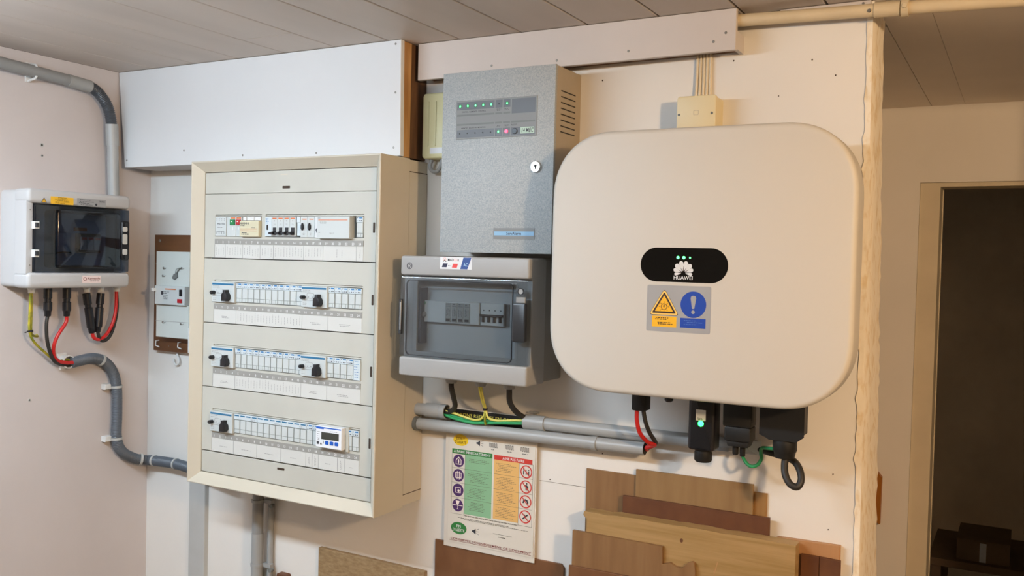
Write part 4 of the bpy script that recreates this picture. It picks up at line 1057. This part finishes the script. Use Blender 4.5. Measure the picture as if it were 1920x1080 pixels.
b.flat(BW, q(1.094, 1.140, .9735, .9742), D2); scribble(b, BW, D2, 1.105, 1.128, .966, .970, False, 1, pr, .0016)
b.text(BW, 'Ne quittez pas votre abri sans consignes des autorités.', 1.0870, D2, 1.0010, .0030, .132)
b.build('body_print', mat('poster_ink', '5C584A', .6), t)
MB().flat(BW, circ(1.0080, 1.1625, .0190, 28, .0125), D1).build('yellow_oval', PYELLOW, t)
MB().text(BW, 'DEBUT', 1.0080, D2, 1.1660, .0056, .0215).text(BW, "D'ALERTE", 1.0080, D2, 1.1580, .0056, .0290).build('oval_lettering', PBROWN, t)
MB().flat(BW, circ(1.0080, .9710, .0200, 28, .0130), D1).build('green_oval', PGREEND, t)
MB().text(BW, 'FIN', 1.0080, D2, .9755, .0058, .0105).text(BW, "D'ALERTE", 1.0080, D2, .9670, .0058, .0290).build('oval_lettering', INKW, t)
b = MB()
for (u, v) in ((1.0540, 1.1610), (1.0480, .9705)):
    b.flat(BW, [(u - .006, v - .002), (u - .003, v - .002), (u + .003, v - .006), (u + .003, v + .006), (u - .003, v + .002), (u - .006, v + .002)], D2)
    for a in (-.5, 0, .5): b.flat(BW, [(u + .005, v + .007 * a), (u + .011, v + .013 * a), (u + .011, v + .013 * a + .0008), (u + .005, v + .007 * a + .0008)], D2)
for (u, n) in ((1.0900, 4), (1.1290, 4), (1.1660, 4)):
    for k in range(n):
        x = u - .010 + k * .0052
        b.flat(BW, q(x, x + .0008, 1.1565, 1.1650), D2).flat(BW, q(x + .0026, x + .0034, 1.1565, 1.1650), D2).flat(BW, q(x, x + .0034, 1.1645, 1.1653), D2).flat(BW, q(x + .0026, x + .006 if k < n - 1 else x + .0046, 1.1562, 1.1570), D2)
    scribble(b, BW, D2, u - .008, u + .008, 1.1500, 1.1530, False, 1, pr, .0012)
b.build('speaker_icon', INKD, t)
for i, v in enumerate((1.1170, 1.0855, 1.0535, 1.0205)):
    c = MB().flat(BW, circ(1.0040, v, .0138, 24), D1).build('purple_disc', PPURPLE, t)
    b = MB()
    if i == 0: b.ringp(BW, [(.997, v - .008), (1.011, v - .008), (1.011, v + .002), (1.004, v + .009), (.997, v + .002)], [(.9985, v - .0065), (1.0095, v - .0065), (1.0095, v + .0015), (1.004, v + .007), (.9985, v + .0015)], D1, D2).flat(BW, circ(1.004, v - .001, .0018, 8, .0055), D2)
    if i == 1: b.ringp(BW, q(.996, 1.012, v - .006, v + .006), q(.9975, 1.0105, v - .0045, v + .0045), D1, D2).flat(BW, q(1.0005, 1.002, v - .009, v + .009), D2).flat(BW, q(1.006, 1.0075, v - .009, v + .009), D2)
    if i == 2: b.ringp(BW, q(.997, 1.011, v - .006, v + .006), q(.9982, 1.0098, v - .0048, v + .0048), D1, D2).flat(BW, circ(1.0055, v - .001, .0028, 12), D2)
    if i == 3: b.flat(BW, [(.999, v + .010), (1.009, v + .010), (1.007, v + .003), (1.0045, v + .001), (1.0045, v - .007), (1.007, v - .009), (1.001, v - .009), (1.0035, v - .007), (1.0035, v + .001), (1.001, v + .003)], D2).flat(BW, q(.991, 1.017, v - .0008, v + .0006), D2)
    b.build('pictogram', PICT, c)
for i, v in enumerate((1.1150, 1.0835, 1.0525, 1.0210)):
    c = MB().ringp(BW, circ(1.1700, v, .0138, 24), circ(1.1700, v, .0114, 24), D, D1).flat(BW, [(1.1612, v + .0078), (1.1628, v + .0092), (1.1788, v - .0078), (1.1772, v - .0092)], D3).build('prohibition_ring', PRED, t)
    b = MB()
    if i == 0:
        for k in range(3): b.flat(BW, circ(1.164 + k * .006, v + .004, .0012, 8), D2).flat(BW, q(1.163 + k * .006, 1.165 + k * .006, v - .006, v + .002), D2)
    if i == 1: b.flat(BW, circ(1.172, v + .007, .0018, 8), D2).flat(BW, [(1.168, v - .008), (1.171, v), (1.168, v + .004), (1.173, v + .004), (1.176, v - .001), (1.173, v - .008), (1.171, v - .003)], D2)
    if i == 2: b.flat(BW, [(1.163, v - .003), (1.165, v + .004), (1.170, v + .006), (1.175, v + .004), (1.177, v - .003), (1.174, v - .003), (1.172, v + .002), (1.168, v + .002), (1.166, v - .003)], D2)
    if i == 3: b.flat(BW, [(1.163, v - .004), (1.165, v - .006), (1.177, v + .004), (1.175, v + .006)], D2).flat(BW, [(1.165, v + .003), (1.168, v + .006), (1.171, v + .002)], D2)
    b.build('pictogram', INKD, c)
MB().text(BW, 'CONSERVEZ SOIGNEUSEMENT CE DOCUMENT', 1.0870, D2, .9468, .0042, .1980).flat(BW, q(.985, 1.186, .9425, .9433), D2).build('footer_lettering', MAROON, t)

# ------------------------------------------------------------------ junction box and its five cables
t = thing('junction_box', 'beige square junction box on the wall above the inverter', 'junction box')
MB().prism(BW, rr(1.4880, 1.5580, 1.790, 1.8600, .004, 3), 0.0, 0.040, .001, 1).build('box', BEIGEBOX, t)
ld = MB().prism(BW, rr(1.4860, 1.5595, 1.788, 1.8615, .005, 3), 0.040, 0.050, .002, 2).build('lid', BEIGEBOX, t)
MB().ringp(BW, rr(1.518, 1.5275, 1.826, 1.8345, .001, 2), rr(1.5187, 1.5268, 1.8267, 1.8338, .001, 2), .0498, .0502).build('embossed_square', CREAMS, ld)
for u in (1.4905, 1.5525):
    MB().prism(BW, circ(u, 1.828, .0024, 10), .0498, .0510, .0004, 1).build('lid_screw', SEAL, t)
names = ['leftmost of five', 'second from left of five', 'middle one of five', 'second from right of five', 'rightmost of five']
for k in range(5):
    u = 1.5075 + k * .0066
    tag(MB().tube([(u + (k - 2) * .0003, -.006, 1.8585), (u, -.0045, 1.885), (u - .0004 * (k - 2), -.0042, 1.952)], .0031, 8).build('flat_cable', BEIGEC), 'beige cable above the junction box, ' + names[k], 'cable', 'cables above the junction box')

# ------------------------------------------------------------------ inverter
t = thing('solar_inverter', 'large white rounded solar inverter with black display on the right', 'inverter')
MB().box(BW, 1.42, 1.72, 0.0, 0.030, 1.42, 1.72).build('wall_bracket', INVG, t)
b = MB().prism(BW, rr(1.335, 1.800, 1.345, 1.755, .06, 8), 0.030, 0.145, .004, 2)
b.build('chassis', INVG, t)
b = MB()
pts = rr(1.3060, 1.8310, 1.3235, 1.7830, .118, 16, 2.25)
b.prism(BW, pts, 0.138, 0.1950, .009, 5)
lab(b.build('front_shell', INVW, t, sharp=50), 'white front shell with large rounded corners')
pill = rr(1.4805, 1.6330, 1.5222, 1.5802, .0290, 12)
MB().ringp(BW, inset(pill, -.0016), pill, .1945, .1954).build('display_rim', INVW, t)
dp = lab(MB().prism(BW, pill, .1945, .1953).build('display', GLOSSB, t), 'black pill shaped display')
for u, r_ in ((1.5470, .0027), (1.5573, .0027), (1.5680, .0016)):
    MB().prism(BW, circ(u, 1.5638, r_, 12), .1953, .1957).build('status_led', LEDG, dp)
b = MB()
for k in range(8):
    a = math.radians(90 + (k - 3.5) * 27.5)
    cu, cv = 1.5570, 1.5375
    i_ = abs(k - 3.5)
    L0 = .0040; L1 = (.0215, .0205, .0185, .0160)[int(i_)]; w_ = (.0040, .0040, .0034, .0026)[int(i_)]
    ca, sa = math.cos(a), math.sin(a)
    prof_ = [(L0, .0003), (L0 + (L1 - L0) * .55, w_ * .85), (L0 + (L1 - L0) * .82, w_), (L1 - .0008, w_ * .55), (L1, 0), (L1 - .0008, -w_ * .55), (L0 + (L1 - L0) * .82, -w_), (L0 + (L1 - L0) * .55, -w_ * .85), (L0, -.0003)]
    b.flat(BW, [(cu + x * ca - y * sa, cv + (x * sa + y * ca) * .98) for x, y in prof_], .1955)
b.build('petal_emblem', SILVER, dp)
MB().text(BW, 'HUAWEI', 1.5570, .1955, 1.5300, .0062, .0330).build('brand_lettering', SILVER, dp)
sk = lab(MB().prism(BW, rr(1.4940, 1.6060, 1.4375, 1.5165, .003, 3), .1949, .1953).build('warning_sticker', LABELG, t), 'grey sticker with warning triangle and blue disc')
def tri(cx, y0, y1, hw): return [(cx - hw, y0), (cx + hw, y0), (cx, y1)]
def rtri(cx, y0, y1, hw, r):
    T_ = tri(cx, y0, y1, hw); out = []
    for i in range(3):
        p0, p1, p2 = Vector(T_[i - 1]), Vector(T_[i]), Vector(T_[(i + 1) % 3])
        a = p1 + (p0 - p1).normalized() * r * 1.6; c = p1 + (p2 - p1).normalized() * r * 1.6
        for k in range(4):
            f = k / 3; out.append(tuple((a * (1 - f) ** 2 + p1 * 2 * f * (1 - f) + c * f * f)))
    return out
cx = 1.5250
MB().flat(BW, rtri(cx, 1.4655, 1.5110, .0270, .004), .1954).build('triangle_edge', WARNB, sk)
MB().flat(BW, rtri(cx, 1.4662, 1.5100, .0260, .0038), .19555).build('triangle_border', WARNYL, sk)
MB().ringp(BW, rtri(cx, 1.4690, 1.5050, .0215, .0015), rtri(cx, 1.4720, 1.4995, .0165, .001), .1955, .1958).build('triangle_band', WARNB, sk)
MB().flat(BW, rtri(cx, 1.4720, 1.4995, .0165, .001), .19572).build('triangle_field', WARNY, sk)
b = MB().ringp(BW, circ(cx, 1.4800, .0056, 18), circ(cx, 1.4800, .0047, 18), .1958, .1960).flat(BW, [(cx - .0008, 1.4835), (cx + .0014, 1.4835), (cx + .0002, 1.4808), (cx + .0014, 1.4808), (cx - .0008, 1.4765), (cx, 1.4795), (cx - .0014, 1.4795)], .1960)
for k in range(8):
    a = PI / 4 * k; b.flat(BW, [(cx + .0065 * math.cos(a) - .0004 * math.sin(a), 1.48 + .0065 * math.sin(a) + .0004 * math.cos(a)), (cx + .0065 * math.cos(a) + .0004 * math.sin(a), 1.48 + .0065 * math.sin(a) - .0004 * math.cos(a)), (cx + .0090 * math.cos(a) + .0004 * math.sin(a), 1.48 + .0090 * math.sin(a) - .0004 * math.cos(a)), (cx + .0090 * math.cos(a) - .0004 * math.sin(a), 1.48 + .0090 * math.sin(a) + .0004 * math.cos(a))], .1960)
b.build('sun_symbol', WARNB, sk)
MB().flat(BW, q(1.5040, 1.5475, 1.4455, 1.4640), .1954).build('yellow_field', WARNY, sk)
b = MB()
for v in (1.4610, 1.4585, 1.4530, 1.4505): scribble(b, BW, .1956, 1.508, 1.5445, v - .001, v + .001, False, 1, random.Random(int(v * 1e4)), .0014)
b.build('yellow_print', WARNB, sk)
MB().flat(BW, circ(1.5760, 1.4855, .0222, 36), .1954).flat(BW, q(1.5540, 1.5980, 1.4460, 1.4625), .1954).build('blue_field', MANBLUE, sk)
b = MB().flat(BW, [(1.5740, 1.4785), (1.5780, 1.4785), (1.5808, 1.4960), (1.5800, 1.4990), (1.5776, 1.5003), (1.5744, 1.5003), (1.5720, 1.4990), (1.5712, 1.4960)], .1956).flat(BW, circ(1.5760, 1.4730, .0031, 16), .1956)
b.build('exclamation_mark', LABELG, sk)
b = MB()
for v in (1.4585, 1.4555, 1.4520): scribble(b, BW, .1956, 1.559, 1.594, v - .001, v + .001, False, 1, random.Random(int(v * 1e4)), .0010)
b.build('blue_print', mat('blue_print_pale', '5A7AC0', .5), sk)
MB().lathe((1.505, -.100, 1.345), (0, 0, -1), [(0, .008), (.038, .008), (.041, .005)], 12).build('bottom_stud', BLACK, t)

# plugs and cables under the inverter (top of each is pushed into the chassis underside, z 1.345)
t = thing('dc_plug', 'black plug with red and black cables under the inverter left part', 'plug')
MB().prism(BW, rr(1.4335, 1.4610, 1.2820, 1.3445, .003, 3), .076, .102, .003, 2).build('plug_body', BLACKM, t)
MB().tube([(1.4405, -.090, 1.284), (1.4410, -.090, 1.262), (1.4450, -.083, 1.238), (1.4540, -.064, 1.219), (1.4615, -.048, 1.2125), (1.4520, -.0405, 1.2070), (1.4420, -.0375, 1.2030), (1.4390, -.028, 1.1970)], .0040, 10, smooth=6).build('red_cable', REDC, t)
MB().tube([(1.4520, -.088, 1.284), (1.4555, -.085, 1.262), (1.4590, -.072, 1.240), (1.4620, -.052, 1.222), (1.4600, -.041, 1.2130), (1.4440, -.0300, 1.2020), (1.4370, -.0240, 1.1985)], .0040, 10, smooth=6).build('black_cable', RUBBER, t)
t = thing('wifi_dongle', 'black stick dongle with bright green light under the inverter', 'dongle')
MB().prism(BW, rr(1.5440, 1.5925, 1.2240, 1.3445, .006, 4), .072, .108, .006, 3, fil0=.004).build('body', BLACK, t)
MB().lathe((1.5685, -.090, 1.2245), (0, 0, -1), [(-.002, .0205), (.002, .0150), (.004, .0150), (.005, .0158), (.019, .0158), (.022, .0135)], 18).build('nut', BLACKM, t)
MB().flat(BW, q(1.5585, 1.5765, 1.2775, 1.2970), .1083).build('white_label', STICKW, t)
b = MB(); scribble(b, BW, .1085, 1.5595, 1.5755, 1.2785, 1.2830, False, 2, random.Random(110), .0009); b.build('label_print', INKD, t)
lab(MB().lathe(BW(1.5680, .1075, 1.2725), (0, -1, 0), [(0, .0052), (.0015, .0052), (.0026, .0036)], 14).build('green_light', LEDGB, t), 'glowing green status light')
t = thing('communication_plug', 'black two-step plug between the dongle and the power plug', 'plug')
MB().prism(BW, rr(1.6065, 1.6560, 1.2730, 1.3445, .003, 3), .074, .108, .002, 2).build('upper_body', BLACKM, t)
MB().prism(BW, rr(1.6100, 1.6555, 1.2480, 1.2730, .003, 3), .074, .108, .002, 2).prism(BW, [(1.6150, 1.2380), (1.6500, 1.2380), (1.6540, 1.2485), (1.6115, 1.2485)], .078, .104, .002, 2).build('lower_body', BLACKM, t)
MB().lathe((1.6260, -.090, 1.240), (0, 0, -1), [(0, .0055), (.016, .0055), (.018, .0045)], 10).lathe((1.6385, -.090, 1.240), (0, 0, -1), [(0, .0050), (.018, .0050), (.020, .0040)], 10).build('cable_stub', BLACKM, t)
t = thing('ac_power_plug', 'large black power plug with looped cable under the inverter right end', 'plug')
MB().prism(BW, [(1.6745, 1.3445), (1.6745, 1.2690), (1.6890, 1.2620), (1.7330, 1.2620), (1.7430, 1.2700), (1.7430, 1.3445)][::-1], .070, .112, .003, 2).build('plug_body', BLACKM, t)
MB().lathe((1.7105, -.090, 1.2630), (0, 0, -1), [(0, .0195), (.004, .0205), (.022, .0205), (.026, .0185), (.036, .0165), (.038, .0080)], 14).build('nut', BLACKM, t)
MB().tube([(1.7145, -.092, 1.232), (1.7130, -.098, 1.220), (1.7165, -.108, 1.203), (1.7260, -.114, 1.189), (1.7380, -.114, 1.1855), (1.7430, -.108, 1.196), (1.7380, -.098, 1.2110), (1.7250, -.082, 1.2210), (1.7010, -.064, 1.2245), (1.6780, -.050, 1.2245), (1.6560, -.032, 1.2245), (1.6420, -.022, 1.2245)], .0060, 12, smooth=6).build('looped_cable', RUBBER, t)
t = thing('green_earth_wire', 'bright green earth wire looping beside the power plug', 'cable')
MB().tube([(1.6950, -.088, 1.2400), (1.6800, -.078, 1.2375), (1.6660, -.066, 1.2340), (1.6630, -.060, 1.2240), (1.6640, -.060, 1.2130), (1.6560, -.060, 1.2010), (1.6430, -.058, 1.1985), (1.6310, -.052, 1.2080), (1.6250, -.040, 1.2190), (1.6270, -.030, 1.2265)], .0032, 10, smooth=6).build('wire', GREENC, t)
tag(MB().prism(BW, [(1.6330, 1.2235), (1.6560, 1.2120), (1.6575, 1.2395), (1.6330, 1.2385)], .0345, .0353).build('cable_tag', STICKW), 'white paper tag on the grey pipe end beside the green wire', 'tag')

# ------------------------------------------------------------------ boards leaning against the wall
def sheet(name, pts, d0, d1, m_, label, f=.0008):
    return tag(MB().prism(BW, pts, d0, d1, f, 1).build(name, m_), label, 'board', 'wooden offcuts leaning on the wall')
sheet('plywood_sheet', [(1.3030, 0), (1.4300, 0), (1.4300, 1.1390), (1.3030, 1.1390)], .0005, .0045, PLYA, 'warm brown plywood sheet, leftmost at the back of the leaning boards')
sheet('plywood_sheet', [(1.6300, 0), (1.6630, 0), (1.6630, 1.1400), (1.6300, 1.1400)], .0005, .0045, PLYC, 'narrow yellowish plywood strip at the right end behind the tall pale sheet')
sheet('plywood_sheet', [(1.4110, 0), (1.6395, 0), (1.6395, 1.1545), (1.4110, 1.1525)], .0050, .0105, PLYB, 'tallest pale plywood sheet standing under the dongle')
sheet('hardboard_sheet', [(1.3880, 0), (1.6720, 0), (1.6720, 1.0995), (1.3880, 1.0995)], .0110, .0185, HARD, 'dark reddish brown hardboard in front of the tallest plywood')
pts = [(1.3270, 0), (1.7260, 0), (1.7260, 1.0670)]
r2 = random.Random(5)
for k in range(21):
    u = 1.715 - (1.715 - 1.330) * k / 20
    pts.append((u, 1.0680 + r2.uniform(-.0012, .0006) - (.003 if k > 17 else 0)))
pts += [(1.3210, 1.0650), (1.3195, 1.0580), (1.3270, 1.0510)]
sheet('pale_plank', pts, .0195, .0500, PLANKW, 'thick pale plank with rough sawn top edge across the pile', .0)
pk = [o for o in bpy.data.objects if o.name == 'pale_plank'][0]
pts = [(1.3010, 0), (1.5500, 0), (1.5500, .9900), (1.5480, 1.0060), (1.5430, 1.0080), (1.5350, 1.0040), (1.5250, .9930), (1.5140, .9925), (1.5020, .9985), (1.4870, .9935), (1.4860, 1.0260), (1.3010, 1.0265)]
sheet('plywood_sheet', pts, .0505, .0580, PLYA, 'brown plywood sheet with a broken notched corner in front of the plank', .0)
sheet('plywood_sheet', [(1.2975, 0), (1.5350, 0), (1.5350, .9610), (1.2975, .9580)], .0585, .0640, HARDB, 'frontmost brown sheet, its top edge just above the bottom of the picture')
sheet('plywood_sheet', [(1.6800, 0), (1.7930, 0), (1.7930, 1.0680), (1.6850, 1.0660), (1.6800, 1.0620)], .0005, .0110, PLYO, 'orange plywood sheet, rightmost at the back beside the wall end')
sheet('hardboard_sheet', [(1.7290, 0), (1.7600, 0), (1.7600, 1.0450), (1.7290, 1.0450)], .0115, .0180, HARD, 'narrow dark brown strip right beside the thick plank end')
sheet('hardboard_sheet', [(1.7608, 0), (1.7960, 0), (1.7960, 1.0440), (1.7608, 1.0450)], .0115, .0190, HARD, 'dark brown strip at the far right edge of the leaning boards')
sheet('hardboard_sheet', [(.9440, 0), (1.2580, 0), (1.2590, .9290), (1.2530, .9355), (.9440, .9345)], .0005, .0060, HARDB, 'brown hardboard sheet below the poster')
sheet('chipboard_sheet', [(.6170, 0), (.9210, 0), (.9210, .8590), (.6170, .8605)], .0005, .0120, CHIP, 'pale speckled chipboard sheet under the cabinet right side')

MB().prism(BW, circ(1.520, 1.0415, .0030, 10, .0042), .0495, .0503).build('knot', HARD, pk)
MB().prism(BW, [(1.5820, .990), (1.5835, .990), (1.5895, 1.013), (1.5880, 1.013)], .0495, .0503).build('split', PLYO, pk)

# ------------------------------------------------------------------ recess at the right
tag(MB().prism(FY, [(1.620, .834), (1.700, .834), (1.7195, .826), (1.7205, .960), (1.708, .975), (1.620, .975)], -.018, 0.0, 0).build('brown_block', BROWNBLK), 'amber brown rounded block on the recess wall behind the chipped wall end', 'block')
FB = lambda u, d, v: Vector((u, 1.75 + d, v))
t = thing('storage_shelf', 'dark low shelf in the unlit room behind the doorway', 'shelf')
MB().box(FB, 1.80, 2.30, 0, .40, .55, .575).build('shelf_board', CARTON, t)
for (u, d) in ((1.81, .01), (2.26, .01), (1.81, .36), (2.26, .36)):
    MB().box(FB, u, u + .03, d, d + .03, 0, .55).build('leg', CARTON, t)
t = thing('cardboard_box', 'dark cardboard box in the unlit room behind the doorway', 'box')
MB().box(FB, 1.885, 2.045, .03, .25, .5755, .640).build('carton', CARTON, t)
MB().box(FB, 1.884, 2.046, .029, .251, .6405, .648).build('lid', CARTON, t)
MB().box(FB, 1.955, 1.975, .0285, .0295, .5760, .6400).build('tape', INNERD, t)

# ------------------------------------------------------------------ lamps of the room, outside the picture
t = thing('fluorescent_lamp', 'white fluorescent lamp with opal diffuser under the ceiling, outside the picture', 'lamp')
MB().box(lambda u, d, v: Vector((u, -1.15 + d, v)), 0.02, 1.16, -.045, .045, 1.9225, ZC - .001).build('lamp_body', WBOARD, t)
TUBE = bpy.data.materials.new('diffuser_glow'); TUBE.use_nodes = True
_b = TUBE.node_tree.nodes['Principled BSDF']
_b.inputs['Emission Color'].default_value = TUBE_COLOR + (1,)
_b.inputs['Emission Strength'].default_value = TUBE_STRENGTH
lab(MB().prism(lambda u, d, v: Vector((d, u - 1.15, v)), rr(-.050, .050, 1.890, 1.922, .010, 3), .04, 1.14).build('diffuser', TUBE, t), 'glowing opal diffuser')
t = thing('bulb_holder', 'white ceiling lamp holder above the warm bulb, outside the picture', 'lamp')
MB().lathe((BULB_POS[0], BULB_POS[1], ZC), (0, 0, -1), [(0, .04), (.02, .04), (.025, .02), (.06, .02)], 16).build('holder', CLIPW, t)

# ------------------------------------------------------------------ put each thing's origin at its base
bpy.context.view_layer.update()
def allmesh(o):
    out = []
    for c in o.children:
        out.append(c); out += allmesh(c)
    return out
for o in THINGS:
    lo = Vector((1e9,) * 3); hi = Vector((-1e9,) * 3)
    for c in allmesh(o):
        if c.type != 'MESH': continue
        for k in c.bound_box:
            p = c.matrix_world @ Vector(k)
            for i in range(3):
                lo[i] = min(lo[i], p[i]); hi[i] = max(hi[i], p[i])
    base = Vector(((lo.x + hi.x) / 2, (lo.y + hi.y) / 2, lo.z))
    o.location = base
    for c in o.children:
        c.location = Vector(c.location) - base
for o in list(bpy.data.objects):
    if o.type == 'MESH' and o.parent is None and 'label' in o:
        bb = [Vector(k) for k in o.bound_box]
        base = Vector(((min(p.x for p in bb) + max(p.x for p in bb)) / 2, (min(p.y for p in bb) + max(p.y for p in bb)) / 2, min(p.z for p in bb)))
        o.data.transform(Matrix.Translation(-base)); o.location = base
        for c in o.children: c.location = Vector(c.location) - base
bpy.context.view_layer.update()
